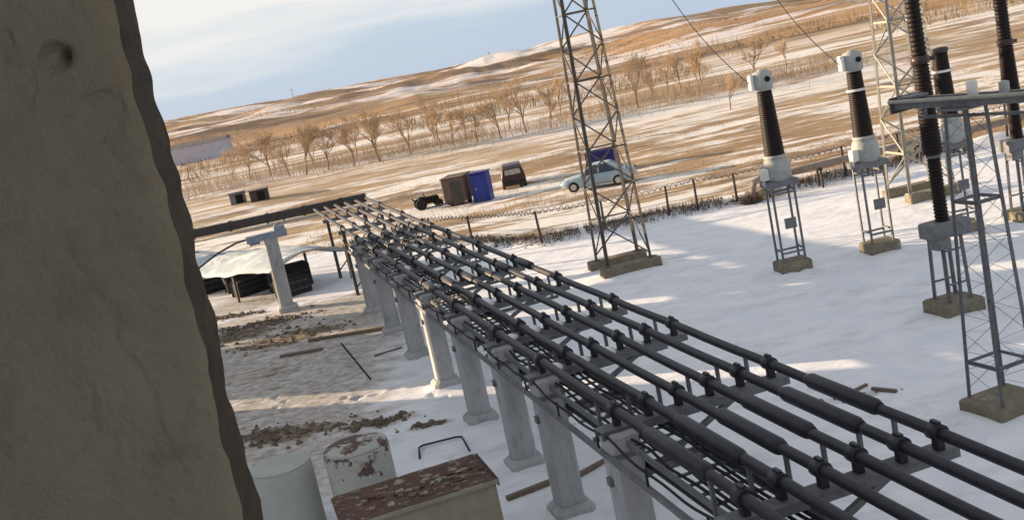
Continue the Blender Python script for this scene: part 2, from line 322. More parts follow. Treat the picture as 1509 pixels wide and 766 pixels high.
def footprints(xs, ys, Z):
    r = random.Random(13)
    for path in PATHS:
        P_ = [Vector((a, b, 0)) for a, b in path]; side = 1
        for a, b in zip(P_[:-1], P_[1:]):
            d = (b - a); n = int(d.length / .62); d.normalize(); p = Vector((-d.y, d.x, 0))
            for i in range(n):
                c = a.lerp(b, i / n) + p * (side * .13 + r.uniform(-.1, .1)) + d * r.uniform(-.1, .1); side = -side
                i0, i1 = np.searchsorted(xs, [c.x - .4, c.x + .4]); j0, j1 = np.searchsorted(ys, [c.y - .4, c.y + .4])
                dx = xs[None, i0:i1] - c.x; dy = ys[j0:j1, None] - c.y; u = dx * d.x + dy * d.y; v = dx * p.x + dy * p.y
                q = (u / .19) ** 2 + (v / .10) ** 2; Z[j0:j1, i0:i1] += -.055 * np.exp(-q ** 1.5) + .018 * np.exp(-((np.sqrt(q) - 1.55) / .4) ** 2)
def ground():
    def expand(a, st, end, g):
        o = []; v = a
        while abs(v) < abs(end): v += st; st *= g; o.append(v)
        return o
    xs = sorted([-v for v in expand(16, .12, 2600, 1.08)] + list(np.arange(-16, 17.01, 0.10)) + expand(17, .12, 2600, 1.08))
    ys = sorted(list(np.arange(12, 52, 0.10)) + list(np.arange(3, 12, .4)) + expand(52, .12, 3200, 1.026) + [-80, -40, -20, -10, -5, -2, 0, 1.5])
    xs = np.array(xs); ys = np.array(ys); X, Y = np.meshgrid(xs, ys); Z = terrain(X, Y)
    footprints(xs, ys, Z)
    nx, ny = len(xs), len(ys)
    co = np.stack([X, Y, Z], -1).reshape(-1, 3)
    idx = np.arange(nx * ny).reshape(ny, nx)
    f = np.stack([idx[:-1, :-1], idx[:-1, 1:], idx[1:, 1:], idx[1:, :-1]], -1).reshape(-1, 4)
    me = bpy.data.meshes.new('ground'); me.vertices.add(len(co)); me.vertices.foreach_set('co', co.ravel().astype(np.float32))
    me.loops.add(f.size); me.loops.foreach_set('vertex_index', f.ravel().astype(np.int32))
    me.polygons.add(len(f)); me.polygons.foreach_set('loop_start', np.arange(0, f.size, 4, dtype=np.int32)); me.polygons.foreach_set('loop_total', np.full(len(f), 4, np.int32))
    me.polygons.foreach_set('use_smooth', np.ones(len(f), bool)); me.update(calc_edges=True); me.validate()
    d = np.zeros(X.shape)
    for cx, cy, rx, ry, a in DIRT: d = np.maximum(d, a * np.exp(-(((X - cx) / rx) ** 2 + ((Y - cy) / ry) ** 2) ** 1.2))
    d = np.maximum(d, 0.50 * sstep(-2.0, -7.0, X) * sstep(54, 50, Y) * sstep(22, 27, Y)); FY = fence_y(X); fl = sstep(1.2, 3.0, Y - FY + (fbm(X * 0.6, Y * 0.6, 4, 77) - 0.5) * 2.5)
    for n, a in (('dirt', d), ('field', fl)):
        at = me.attributes.new(n, 'FLOAT', 'POINT'); at.data.foreach_set('value', a.ravel().astype(np.float32))
    me.materials.append(M['ground'])
    o = bpy.data.objects.new('ground', me); COL.objects.link(o); tag(o, kind='structure')
ground()
def gz(x, y): return float(terrain(x, y))

# ------------------------------------------------------------------ building the camera looks out of
def camera_building():
    t = thing('concrete_building', 'rough grey-brown concrete wall filling the left edge, with chipped corner and a small hole', 'building', (0, 1.3, 0))
    # visible inner wall beside the opening: fine grid with dents, broken arris
    z0, z1, x0 = 8.2, 10.4, -1.6; nxx, nz = 190, 340
    zz = np.linspace(z0, z1, nz); ee = np.array([WALL_EDGE(z)[0] for z in zz])[:, None]; kk = np.linspace(0, 1, nxx)[None, :]
    xx = x0 + (ee - x0) * (1 - (1 - kk) ** 1.4); Zg = zz[:, None] + 0 * xx
    yy = (fbm(xx * 5, Zg * 5, 4, 2) - 0.5) * 0.010 + 0.007 * np.clip((xx - (ee - 0.03)) / 0.03, 0, 1) ** 2 + (fbm(xx * 45, Zg * 45, 4, 6) - 0.5) * 0.003
    dx, dz = xx + 0.470, Zg - 9.412
    yy += 0.020 * np.exp(-((dx / 0.021) ** 2 + (dz / 0.014) ** 2 + .9 * (fbm(xx * 70, Zg * 70, 3, 4) - .5)).clip(0, 9) ** 2.2) + 0.09 * np.exp(-(((dx - 0.007) / 0.0075) ** 2 + ((dz - 0.001) / 0.0055) ** 2) ** 3)
    # shallow spalls and a crack
    sp_ = fbm(xx * 9 + 3, Zg * 9, 5, 19); yy += 0.006 * sstep(.66, .70, sp_)
    cx_ = -0.50 - 0.25 * (Zg - 9.1) + 0.05 * (fbm(Zg * 14, Zg * 0 + 2, 4, 23) - .5); yy += 0.006 * np.exp(-((xx - cx_) / 0.0022) ** 2) * sstep(8.85, 8.95, Zg) * sstep(9.25, 9.1, Zg)
    base = (fbm(xx * 5, Zg * 5, 4, 2) - 0.5) * 0.010 + 0.007 * np.clip((xx - (ee - 0.03)) / 0.03, 0, 1) ** 2
    yy = base + (yy - base) * np.clip((ee - xx) / 0.012, 0, 1)      # meets the broken edge without a gap
    vs = np.stack([xx, yy, Zg], -1).reshape(-1, 3).tolist(); mb = MB()
    fs = [(j * nxx + i, j * nxx + i + 1, (j + 1) * nxx + i + 1, (j + 1) * nxx + i) for j in range(nz - 1) for i in range(nxx - 1)]
    mb.add(vs, fs, True); mb.build('wall', 'wall_plaster', t)
    MB().box((-2.55, 0.06, 9.3), (1.9, 0.1, 2.2)).build('wall', 'wall_plaster', t)
    # reveal (thickness of the wall)
    mb = MB(); vs = []; n2 = 14
    for j in range(nz):
        p = Vector((0, 0, 0)); z = zz[j]
        q = WALL_EDGE(z)
        for i in range(n2):
            k = i / (n2 - 1)
            x = q[0] - 0.046 * k + 0.010 * (float(fbm(k * 0.9 + 7, z * 14, 4, 14)) - 0.5) * math.sin(math.pi * min(1, k * 1.2))
            if i == n2 - 1: x += 0.012 * (float(fbm(z * 9, 8.5, 4, 18)) - 0.5)
            vs.append((x, q[1] + 0.24 * k, z))
    fs = [(j * n2 + i, j * n2 + i + 1, (j + 1) * n2 + i + 1, (j + 1) * n2 + i) for j in range(nz - 1) for i in range(n2 - 1)]
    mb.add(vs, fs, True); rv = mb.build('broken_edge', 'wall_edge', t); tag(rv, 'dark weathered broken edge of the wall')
    # rest of the building: outer facade round the opening, room behind the camera
    def part(name, c, d, m='room'): MB().box((c[0], c[1] - 1.3, c[2]), d).build(name, m, t)
    part('facade_panel', (-4.35, 1.70, 6.5), (7.3, 0.26, 13.0)); part('facade_panel', (5.0, 1.45, 6.5), (6.0, 0.3, 13.0))
    part('facade_panel', (0.75, 1.45, 4.0), (2.498, 0.3, 8.0)); part('facade_panel', (0.75, 1.45, 12.0), (2.498, 0.3, 2.0))
    part('sill', (0.75, 1.47, 8.06), (2.49, 0.5, 0.1))
    part('floor_slab', (0, -1.35, 7.9), (16, 5.2, 0.2)); part('ceiling_slab', (0, -1.35, 11.6), (16, 5.2, 0.2))
    part('back_wall', (-6.0, -4.05, 9.75), (4.0, 0.2, 3.5)); part('side_wall', (-7.9, -1.35, 9.75), (0.2, 5.2, 3.5)); part('side_wall', (7.9, -1.35, 9.75), (0.2, 5.2, 3.5))
    part('inner_wall', (-1.6, 1.45, 8.1), (2.0, 0.1, 0.2)); part('inner_wall', (-1.5, 1.45, 10.95), (2.2, 0.2, 1.1)); part('inner_wall', (-5.2, 1.45, 9.75), (5.2, 0.2, 3.5))
def WALL_EDGE(z):
    e = -0.389 + 0.020 * (z - 9.4) + 0.012 * (float(fbm(z * 6, 0.5, 4, 8)) - 0.5) + 0.02 * (float(fbm(z * 17, 2.5, 3, 12)) - 0.5)
    return (e, 0.007 + (float(fbm(e * 5, z * 5, 4, 2)) - 0.5) * 0.010)
camera_building()

# ------------------------------------------------------------------ unseen buildings left of frame, their gaps and heights shaped to shade the yard
def outbuilding(c0, c1, label, h):
    a = math.atan2(-0.425, 0.905); ca, sa = math.cos(a), math.sin(a); n = 0.905
    w = (c1 - c0) * n; cm = (c0 + c1) / 2 * n - 0.0
    # local x along the light, local y across it
    cx, cy = -33.0 * ca - cm * sa * 1.0, 0
    # point with across-light coordinate cm: p = u*L + cm*Nn
    Lx, Ly = 0.905, -0.425; Nx, Ny = 0.425, 0.905; u = -42.0
    px, py = u * Lx + cm * Nx, u * Ly + cm * Ny
    t = thing('unseen_shade_building', label, 'building', (px, py, 0), a, 'unseen buildings shading the yard')
    MB().box((0, 0, h / 2 - 0.2), (9, w, h + 0.4)).build('wall', 'brick_wall', t)
    MB().box((0, 0, h + 0.153), (9.3, w + 0.0, 0.3)).build('roof', 'roof_dark', t)
    k = max(1, int(w / 4))
    for i in range(k):
        y = -w / 2 + w * (i + 0.5) / k
        if w > 3: 
            for z in [q for q in (2.2, 6.2, 10.2) if q + 1.2 < h]: MB().box((4.503, y, z), (0.06, 1.5, 1.8)).build('window', 'glass_dark', t)
SUNH = 14.5
outbuilding(-6, 30.1, 'long unseen workshop nearest the concrete building, left of the yard', SUNH)
outbuilding(31.4, 39.2, 'short unseen workshop in the middle of the three left of the yard', 12.0)
outbuilding(40.35, 43.6, 'narrow unseen workshop farthest from the concrete building, left of the yard', 9.5)

# ------------------------------------------------------------------ bus tube trestle
DV = Vector((-0.2498, 0.9683, 0)); NV = Vector((0.9683, 0.2498, 0)); O0 = Vector((2.40, 12.5, 0)); GAP = 0.589; TZ = 3.32; TR = 0.086
TRZ = math.atan2(NV.y, NV.x)
def P(s, l, z=0.0): return O0 + DV * s + NV * l + Vector((0, 0, z))
BENT_Y = [13.1, 17.35, 21.3, 24.5, 28.5, 32.6, 36.9, 41.5, 46.2]
BENT_S = [(y - 12.5) / 0.9683 for y in BENT_Y]
ORD = ['nearest', 'second nearest', 'third nearest', 'fourth nearest', 'fifth nearest', 'sixth nearest', 'seventh nearest', 'eighth nearest', 'ninth nearest']
def make_bent():
    t = thing('trestle_support', 'x', 'support', group='concrete supports under the bus tubes')
    # local frame: x across (to the right), y along the tubes
    mb = MB(); mb.bevbox((0, 0, 1.45), (0.56, 0.56, 3.1), 0.06); mb.build('post', 'post_concrete', t)
    mb = MB(); mb.bevbox((0, 0, 0.06), (0.86, 0.86, 0.40), 0.10); mb.build('footing', 'post_concrete', t)
    mb = MB(); mb.box((1.42, 0, 3.055), (3.55, 0.34, 0.022)); mb.box((1.42, -0.15, 2.98), (3.55, 0.02, 0.13)); mb.box((1.42, 0.15, 2.98), (3.55, 0.02, 0.13)); mb.build('crossbeam', 'galv', t)
    mb = MB(); mb.box((0.75, 0.0, 2.14), (2.2, 0.16, 0.14)); mb.build('lower_arm', 'galv', t)
    mb = MB(); mb.bar((0.22, 0, 2.0), (2.2, 0, 2.93), 0.09); mb.build('knee_brace', 'galv', t)
    MB().box((0, 0, 2.62), (0.60, 0.60, 0.09)).build('post_band', 'galv', t)
    for k in range(6):
        mb = MB(); mb.bar((k * GAP, 0.9, 2.62), (k * GAP, 0.9, TZ - TR + 0.02), 0.06); mb.build('stanchion', 'galv', t)
    mb = MB(); mb.box((1.47, 0.9, 2.58), (3.3, 0.10, 0.08)); mb.build('sway_bar', 'galv', t)
    MB().bar((0.0, 0.9, 2.58), (0.0, 0.2, 2.60), 0.05).build('strut', 'galv', t); MB().bar((2.6, 0.9, 2.58), (2.6, 0.0, 2.95), 0.05).build('strut', 'galv', t)
    return t
b0 = make_bent(); SNOWP = []
for i, s in enumerate(BENT_S):
    b = b0 if i == 0 else copy_tree(b0)
    b.location = P(s, 0, 0); b.rotation_euler = (0, 0, TRZ)
    SNOWP.append(b); b['label'] = 'grey concrete post with steel crossbeam, %s to the camera in the bus tube trestle' % ORD[i]
for i, (yy, lab) in enumerate(((51.0, 'dark thin steel trestle frame just beyond the last concrete post'), (57.2, 'dark thin steel trestle frame at the far end of the bus tubes'))):
    s = (yy - 12.5) / 0.9683
    t = thing('steel_trestle', lab, 'support', P(s, 0), TRZ, 'dark steel frames at the far end of the trestle')
    for l in (0.0, 2.9): MB().bevbox((l, 0, 1.47), (0.16, 0.16, 3.1), 0.02).build('leg', 'dark_steel', t)
    MB().box((1.45, 0, 3.11), (3.4, 0.2, 0.18)).build('crossbeam', 'galv', t); MB().bar((0.05, 0, 0.4), (2.85, 0, 2.9), 0.06).build('brace', 'dark_steel', t)
# sleeves measured along the tubes
TLAB = ['leftmost of the six upper black bus tubes, above the concrete posts', 'second from the left of the six upper black bus tubes', 'third from the left of the six upper black bus tubes',
        'fourth from the left of the six upper black bus tubes', 'second from the right of the six upper black bus tubes', 'rightmost of the six upper black bus tubes, next to the snowy yard']
rnd = random.Random(3)
for k in range(6):
    l = k * GAP; s_end = (63.2 - (O0.y + NV.y * l)) / DV.y
    t = thing('bus_tube', TLAB[k], 'pipe', P(-10.6, l, 0), 0, 'upper bus tubes on the trestle')
    off = t.location
    # slight sag and bow between supports
    pts = []; s = -10.6
    while s < s_end: 
        z = TZ - 0.016 * math.sin(math.pi * ((s - BENT_S[0]) / 4.2)) ** 2 + 0.010 * math.sin(s * 0.31 + k)
        pts.append(P(s, l + 0.013 * math.sin(s * 0.23 + k * 1.7), z) - off); s += 1.0
    pts.append(P(s_end, l, TZ) - off)
    MB().tube(pts, TR, 14).build('tube', 'tube_paint', t)
    for s in BENT_S + [(51.0 - 12.5) / 0.9683, (57.2 - 12.5) / 0.9683]:
        c = P(s, l, TZ) - off; s_ = s + rnd.uniform(-.07, .07); c = P(s_, l, TZ) - off
        mb = MB(); mb.tube([c - DV * 0.11, c + DV * 0.11], TR + 0.038, 14); mb.box(c + Vector((0, 0, -0.17)), (0.11, 0.13, 0.18), Matrix.Rotation(TRZ, 3, 'Z')); mb.box(c + Vector((0, 0, 0.13)), (0.06, 0.16, 0.06), Matrix.Rotation(TRZ, 3, 'Z'))
        mb.build('clamp', 'clamp_steel', t)
    for sm, ln in ((2.55, 1.75), (19.6, 1.2), (33.5, 1.3)):
        s = sm + rnd.uniform(-.25, .3); ln *= rnd.uniform(.88, 1.1)
        a, b = P(s - ln / 2, l, TZ) - off, P(s + ln / 2, l, TZ) - off
        MB().tube([a - DV * 0.14, a, b, b + DV * 0.14], [TR + 0.004, TR + 0.042, TR + 0.042, TR + 0.004], 14).build('sleeve', 'tube_paint', t)
LLAB = ['lower black bus tube on the outer left side beneath the upper row', 'lower black bus tube in the middle beneath the upper row', 'lower black bus tube on the inner side beneath the upper row']
for k in range(3):
    l = 0.38 + 0.52 * k; t = thing('lower_bus_tube', LLAB[k], 'pipe', P(-10.6, l, 0), 0, 'lower bus tubes on the trestle'); off = t.location
    s_end = (50.5 - 12.5) / 0.9683
    MB().tube([P(s, l + 0.02 * math.sin(s * .5 + k), 2.29 + 0.008 * math.sin(s)) - off for s in np.arange(-10.6, s_end, 1.1)], 0.075, 12).build('tube', 'tube_paint', t)
    for s in BENT_S:
        c = P(s, l, 2.29) - off; mb = MB(); mb.tube([c - DV * 0.06, c + DV * 0.06], 0.105, 12); mb.build('clamp', 'clamp_steel', t)
# control cable and rail on the outer left side
t = thing('side_rail', 'thin grey steel rail along the left side of the trestle below the tubes', 'rail', P(-2, -0.3, 0)); off = t.location
MB().bar(P(-2, -0.30, 2.62) - off, P(38.5, -0.30, 2.62) - off, 0.07, 0.10).build('rail', 'galv', t)
for s in np.arange(-1, 38, 2.1): MB().bar(P(s, -0.30, 2.66) - off, P(s, -0.30, 2.95) - off, 0.04).build('bracket', 'clamp_steel', t)
pts = []
for i in range(140):
    s = -2 + i * 0.29; ph = (s - BENT_S[0]) / 4.2
    pts.append(P(s, -0.30 + 0.02 * math.sin(s * 3), 2.99 - 0.10 * abs(math.sin(math.pi * ph)) + 0.0) - off)
MB().tube(pts, 0.022, 6).build('control_cable', 'rubber', t)

# cable ladder slung between the posts under the tubes
t = thing('cable_ladder', 'dense dark cable ladder slung under the left bus tubes', 'cable tray', P(-2, 0.3, 0)); off = t.location
for l in (0.02, 0.98): MB().bar(P(-4, l, 2.80) - off, P(38.5, l, 2.80) - off, 0.04, 0.11).build('side_rail', 'galv', t)
rung = None
for i, s in enumerate(np.arange(-3.8, 38.3, 0.42)):
    if rung is None: rung = MB().bar(NV * 0.03, NV * 0.97, 0.05, 0.035).build('rung', 'galv', t); o = rung
    else: o = rung.copy(); COL.objects.link(o)
    o.location = P(s, 0, 2.79) - off
rc = random.Random(31)
for k in range(6):
    l = 0.12 + 0.15 * k; pts = [P(s, l + rc.uniform(-.05, .05), 2.845 + rc.uniform(0, .02)) - off for s in np.arange(-4, 38.5, 0.9)]; MB().tube(pts, 0.026, 6).build('cable', 'rubber', t)
# snow lying on the crossbeams of the far half
for i in range(2, 9):
    for k in range(5):
        c = P(BENT_S[i] + rc.uniform(-.05, .05), (k + .5) * GAP, 3.068)
        mb = MB(); mb.lathe([(.21, 0), (.20, .035), (.15, .07), (.07, .09), (.01, .095)], n=12); o = mb.build('snow_lump', 'snowcap', SNOWP[i]); 
        o.location = Vector(((k + .5) * GAP, rc.uniform(-.03, .03), 3.068)); o.scale = (rc.uniform(.75, 1.0), rc.uniform(.8, 1.05), rc.uniform(.9, 1.7))
# far dark bus duct running left
t = thing('bus_duct', 'long dark horizontal bus duct running left from the far end of the tubes', 'duct', (-7.0, 63.5, 0))
MB().bevbox((-9.6, 0, 3.33), (18.0, 0.5, 0.5), 0.05).build('casing', 'dark_steel', t)
for x in np.arange(-17.5, -.8, 2.2): MB().box((x, 0, 3.33), (0.10, 0.58, 0.58)).build('flange', 'dark_steel', t)
for x in (-17, -12.5, -0.9): MB().bevbox((x, 0, 1.43), (0.22, 0.22, 3.2), 0.03).build('leg', 'dark_steel', t)
MB().tube([(-11.5, -0.7, 2.95), (-0.7, -0.7, 2.95)], 0.07, 10).build('side_pipe', 'galv_pale', t)
for x in (-11.2, -5.5, -0.9): MB().bar((x, -0.75, 2.9), (x, -0.2, 3.1), 0.06).build('pipe_bracket', 'dark_steel', t)

# separate post with bluish bracket
t = thing('bracket_post', 'stand-alone grey concrete post with bluish steel bracket left of the trestle', 'post', (-10.9, 50.8, 0), TRZ)
MB().bevbox((0, 0, 1.8), (0.62, 0.55, 3.8), 0.05).build('post', 'post_concrete', t)
MB().bevbox((0.02, 0, 0.1), (0.95, 0.9, 0.42), 0.08).build('footing', 'post_concrete', t)
mb = MB(); mb.box((-0.15, 0, 3.80), (1.9, 0.5, 0.14)); mb.box((-0.15, -0.26, 3.72), (1.9, 0.03, 0.32)); mb.box((-0.75, 0, 3.58), (0.5, 0.4, 0.28)); mb.build('bracket', 'bracket_blue', t)
mb = MB(); mb.tube([(0.35, 0, 3.84), (0.35, 0, 4.1), (0.6, 0, 4.2)], 0.07, 8); mb.box((0.5, -0.1, 3.97), (0.5, 0.35, 0.2)); mb.build('bracket_head', 'bracket_blue', t)
mb = MB(); mb.tube([(-1.05, 0, 3.76), (-1.6, -0.2, 3.74), (-2.5, -0.4, 3.5), (-3.4, -0.6, 3.1), (-4.2, -0.8, 2.5), (-4.5, -0.9, 1.6), (-4.5, -0.9, -0.05)], 0.045, 8); mb.build('drooping_cable', 'dark_steel', t)

# low curved canopy with dark clutter beneath
def shelter():
    ax = math.atan2(0.73, -0.68); t = thing('low_canopy', 'low pale bluish curved canopy over dark clutter, behind the stand-alone post', 'canopy', (-9.9, 54.6, 0), ax)
    W, Ln, n = 2.4, 12.5, 14; mx = 26; vs = []; fs = []
    def zc(u, x): return 1.20 + 1.0 * math.cos(u * 1.35) ** 0.8 + 0.10 * math.sin(x * 0.55 + u) + 0.45 * (float(fbm(x * .5 + 3, u * 1.2 + 3, 4, 91)) - .5)
    for th in (0.0, 0.05):
        for i in range(mx + 1):
            x = Ln * i / mx
            for k in range(n + 1):
                u = -1 + 2 * k / n; vs.append((x, W * u, zc(u, x) - th))
    m = n + 1; N = m * (mx + 1)
    for i in range(mx):
        for k in range(n):
            a = i * m + k; fs += [(a, a + m, a + m + 1, a + 1), (N + a, N + a + 1, N + a + m + 1, N + a + m)]
    for k in range(n): fs += [(k, k + 1, N + k + 1, N + k), (mx * m + k, N + mx * m + k, N + mx * m + k + 1, mx * m + k + 1)]
    for i in range(mx): fs += [(i * m, N + i * m, N + i * m + m, i * m + m), (i * m + n, i * m + m + n, N + i * m + m + n, N + i * m + n)]
    MB().add(vs, fs, True).build('roof', 'shelter_sheet', t)
    for u in (-0.55, 0.1): MB().tube([(Ln * i / mx, W * u, zc(u, Ln * i / mx) + .01) for i in range(mx + 1)], 0.03, 6).build('seam', 'galv', t)
    for x in (0.25, 4.2, 8.2, 12.2):
        for sd_ in (-1, 1): MB().bar((x, sd_ * (W - .12), -.2), (x, sd_ * (W - .12), zc(.95 * sd_, x) - .04), .11).build('post', 'dark_steel', t)
    MB().tube([(0, W * (-1 + k / 7), zc(-1 + k / 7, 0) - .03) for k in range(15)], 0.05, 6).build('front_rim', 'galv_pale', t)
    ca, sa = math.cos(ax), math.sin(ax); r = random.Random(4)
    CL = ['tarpaulin-covered crate in the mouth of the low canopy', 'tall dark crate behind the mouth of the low canopy', 'dark crate in the middle under the low canopy', 'dark crate towards the back under the low canopy', 'dark crate at the far back under the low canopy']
    for k, (x, y, w, d_, h) in enumerate(((1.5, .6, 1.2, 1.7, .95), (3.4, -.5, 1.3, 2.2, 1.25), (5.7, .3, 1.2, 2.4, .85), (7.9, -.4, 1.4, 2.2, 1.15), (10.4, .3, 1.3, 2.2, .9))):
        px, py = -9.9 + x * ca - y * sa, 54.6 + x * sa + y * ca
        c = thing('dark_crate', CL[k], 'crate', (px, py, gz(px, py)), ax + r.uniform(-.5, .5), 'dark crates under the canopy')
        MB().bevbox((0, 0, h / 2 - .03), (w, d_, h), .09).build('crate_body', 'shelter_dark', c)
        for z in (.3, .3 + h * .4): MB().box((-w / 2 - .012, 0, z), (.03, d_ - .3, .1)).build('slat', 'dark_steel', c)
shelter()
d = MB(); rr = random.Random(5)

# ------------------------------------------------------------------ lattice towers
def lattice_tower(label, c, rz, wb, wt, ht, peds, mname, leg=0.115, brace=0.056, panel=1.55, z0=0.45):
    t = thing('lattice_tower', label, 'tower', (c[0], c[1], 0), rz, 'lattice steel towers')
    def cor(i, z):
        k = (z - z0) / (ht - z0); w = (wb + (wt - wb) * k) / 2; return Vector(((-w, w, w, -w)[i], (-w, -w, w, w)[i], z))
    legs = [MB().angle(cor(i, z0 - 0.1), cor(i, ht), leg, 0.025).build('leg', mname, t) for i in range(4)]
    zs = [z0 + 0.2]; 
    while zs[-1] < ht - panel: zs.append(zs[-1] + panel * (0.72 + 0.28 * (1 - zs[-1] / ht)))
    for j in range(len(zs) - 1):
        for i in range(4):
            a, b = i, (i + 1) % 4
            p, q = (cor(a, zs[j]), cor(b, zs[j + 1])) if (j + i) % 2 else (cor(b, zs[j]), cor(a, zs[j + 1]))
            MB().angle(p, q, brace, 0.014).build('brace', mname, t)
            if j % 2 == 1: MB().angle(cor(a, zs[j]), cor(b, zs[j]), brace, 0.014).build('strut', mname, t)
    for i in range(4):
        for z in (z0 + 0.02,): p = cor(i, z); MB().box((p.x, p.y, z), (0.3, 0.3, 0.04)).build('base_plate', mname, legs[i])
    for (px, py, dx, dy) in peds: MB().bevbox((px, py, z0 / 2 - 0.12), (dx, dy, z0 + 0.24), 0.04).build('footing', 'old_concrete', t)
    return t
lattice_tower('tall lattice tower on two long concrete footings in mid yard, right of the trestle', (4.50, 44.05), R_(9), 1.85, 0.95, 17.0, [(0, -0.97, 2.5, 0.62), (0, 0.97, 2.5, 0.62)], 'tower_paint')
lattice_tower('pale lattice tower partly hidden behind the dark breaker columns at right', (17.85, 45.9), R_(6), 2.0, 1.0, 15.0, [(0, -1.0, 2.3, 0.6), (0, 1.0, 2.3, 0.6)], 'galv_pale', leg=0.12, brace=0.075, panel=1.5)

# ------------------------------------------------------------------ current transformers
def insulator(z0, z1, r0, r1, n, shed=0.055):
    prof = [(r0 * 0.72, z0)]
    for i in range(n):
        k = (i + 0.2) / n; z = z0 + (z1 - z0) * k; r = r0 + (r1 - r0) * k; dz = (z1 - z0) / n
        prof += [(r - shed, z), (r, z + dz * 0.12), (r - shed * 0.15, z + dz * 0.25), (r - shed, z + dz * 0.55)]
    prof.append((r1 * 0.7, z1)); return MB().lathe(prof, n=22)
def make_ct():
    t = thing('current_transformer', 'x', 'transformer', group='current transformers on steel stands')
    MB().bevbox((0, 0, 0.10), (1.15, 0.95, 0.64), 0.04).build('footing', 'old_concrete', t)
    for sx in (-1, 1):
        for sy in (-1, 1): MB().angle((sx * 0.40, sy * 0.32, 0.44), (sx * 0.40, sy * 0.32, 3.05), 0.085, 0.02).build('leg', 'galv', t)
    MB().box((0.06, -0.34, 1.75), (0.42, 0.03, 0.36)).build('control_plate', 'galv', t)
    for z in (0.75, 2.8):
        mb = MB()
        for sy in (-1, 1): mb.bar((-0.4, sy * 0.33, z), (0.4, sy * 0.33, z), 0.06)
        for sx in (-1, 1): mb.bar((sx * 0.4, -0.32, z + 0.07), (sx * 0.4, 0.32, z + 0.07), 0.06)
        mb.build('tie', 'galv', t)
    mb = MB(); mb.bevbox((0, 0, 3.14), (1.15, 0.9, 0.2), 0.03); mb.build('stand_top', 'galv', t)
    mb = MB(); mb.lathe([(0.42, 3.22), (0.47, 3.26), (0.47, 3.75), (0.44, 3.86), (0.36, 3.98), (0.40, 4.0), (0.40, 4.08), (0.34, 4.10)], n=20); tank = mb.build('tank', 'ct_grey', t)
    mb = MB(); mb.bevbox((-0.52, -0.12, 3.52), (0.24, 0.34, 0.38), 0.03); mb.build('terminal_box', 'white_paint', tank)
    mb = MB(); mb.tube([(-0.52, -0.12, 3.33), (-0.58, -0.12, 3.2), (-0.45, -0.3, 3.0)], 0.05, 8); mb.build('conduit', 'white_paint', tank)
    insulator(4.08, 6.28, 0.36, 0.265, 30, 0.016).build('insulator', 'porcelain', t)
    mb = MB(); mb.lathe([(0.24, 6.27), (0.30, 6.29), (0.33, 6.36), (0.35, 6.45), (0.35, 6.80), (0.30, 6.90), (0.16, 6.95), (0.10, 7.0)], n=20); head = mb.build('head', 'ct_grey', t)
    mb = MB(); mb.tube([(0.05, -0.30, 6.66), (0.05, -0.42, 6.66)], 0.09, 12); mb.build('terminal', 'black_hole', head)
    mb = MB(); mb.bevbox((-0.41, 0, 6.62), (0.14, 0.3, 0.5), 0.03); mb.build('side_terminal', 'white_paint', head)
    return t
ct0 = make_ct()
CTL = ['dark insulator transformer on a steel stand, leftmost of the row in the snowy yard', 'dark insulator transformer with thin white band on a steel stand, middle of the row', 'dark insulator transformer half hidden behind the breaker column, rightmost of the row']
for i, (x, y) in enumerate(((9.74, 37.65), (12.93, 37.7), (16.05, 37.9))):
    c = ct0 if i == 0 else copy_tree(ct0)
    c.location = (x, y, 0); c.scale = (1, 1, 1.035); c.rotation_euler = (0, 0, R_((4, 7, 2)[i])); c['label'] = CTL[i]
    if i == 2:
        for ch in list(c.children):
            if ch.name.split('.')[0] == 'head':
                for g_ in list(ch.children): bpy.data.objects.remove(g_)
                bpy.data.objects.remove(ch)
        MB().lathe([(0.24, 6.27), (0.30, 6.29), (0.30, 6.42), (0.12, 6.46)], n=20).build('cap', 'dark_steel', c)
    if i: MB().lathe([(0.345, 5.62), (0.355, 5.63), (0.35, 5.69), (0.335, 5.70)], n=22).build('white_band', 'white_paint', c)

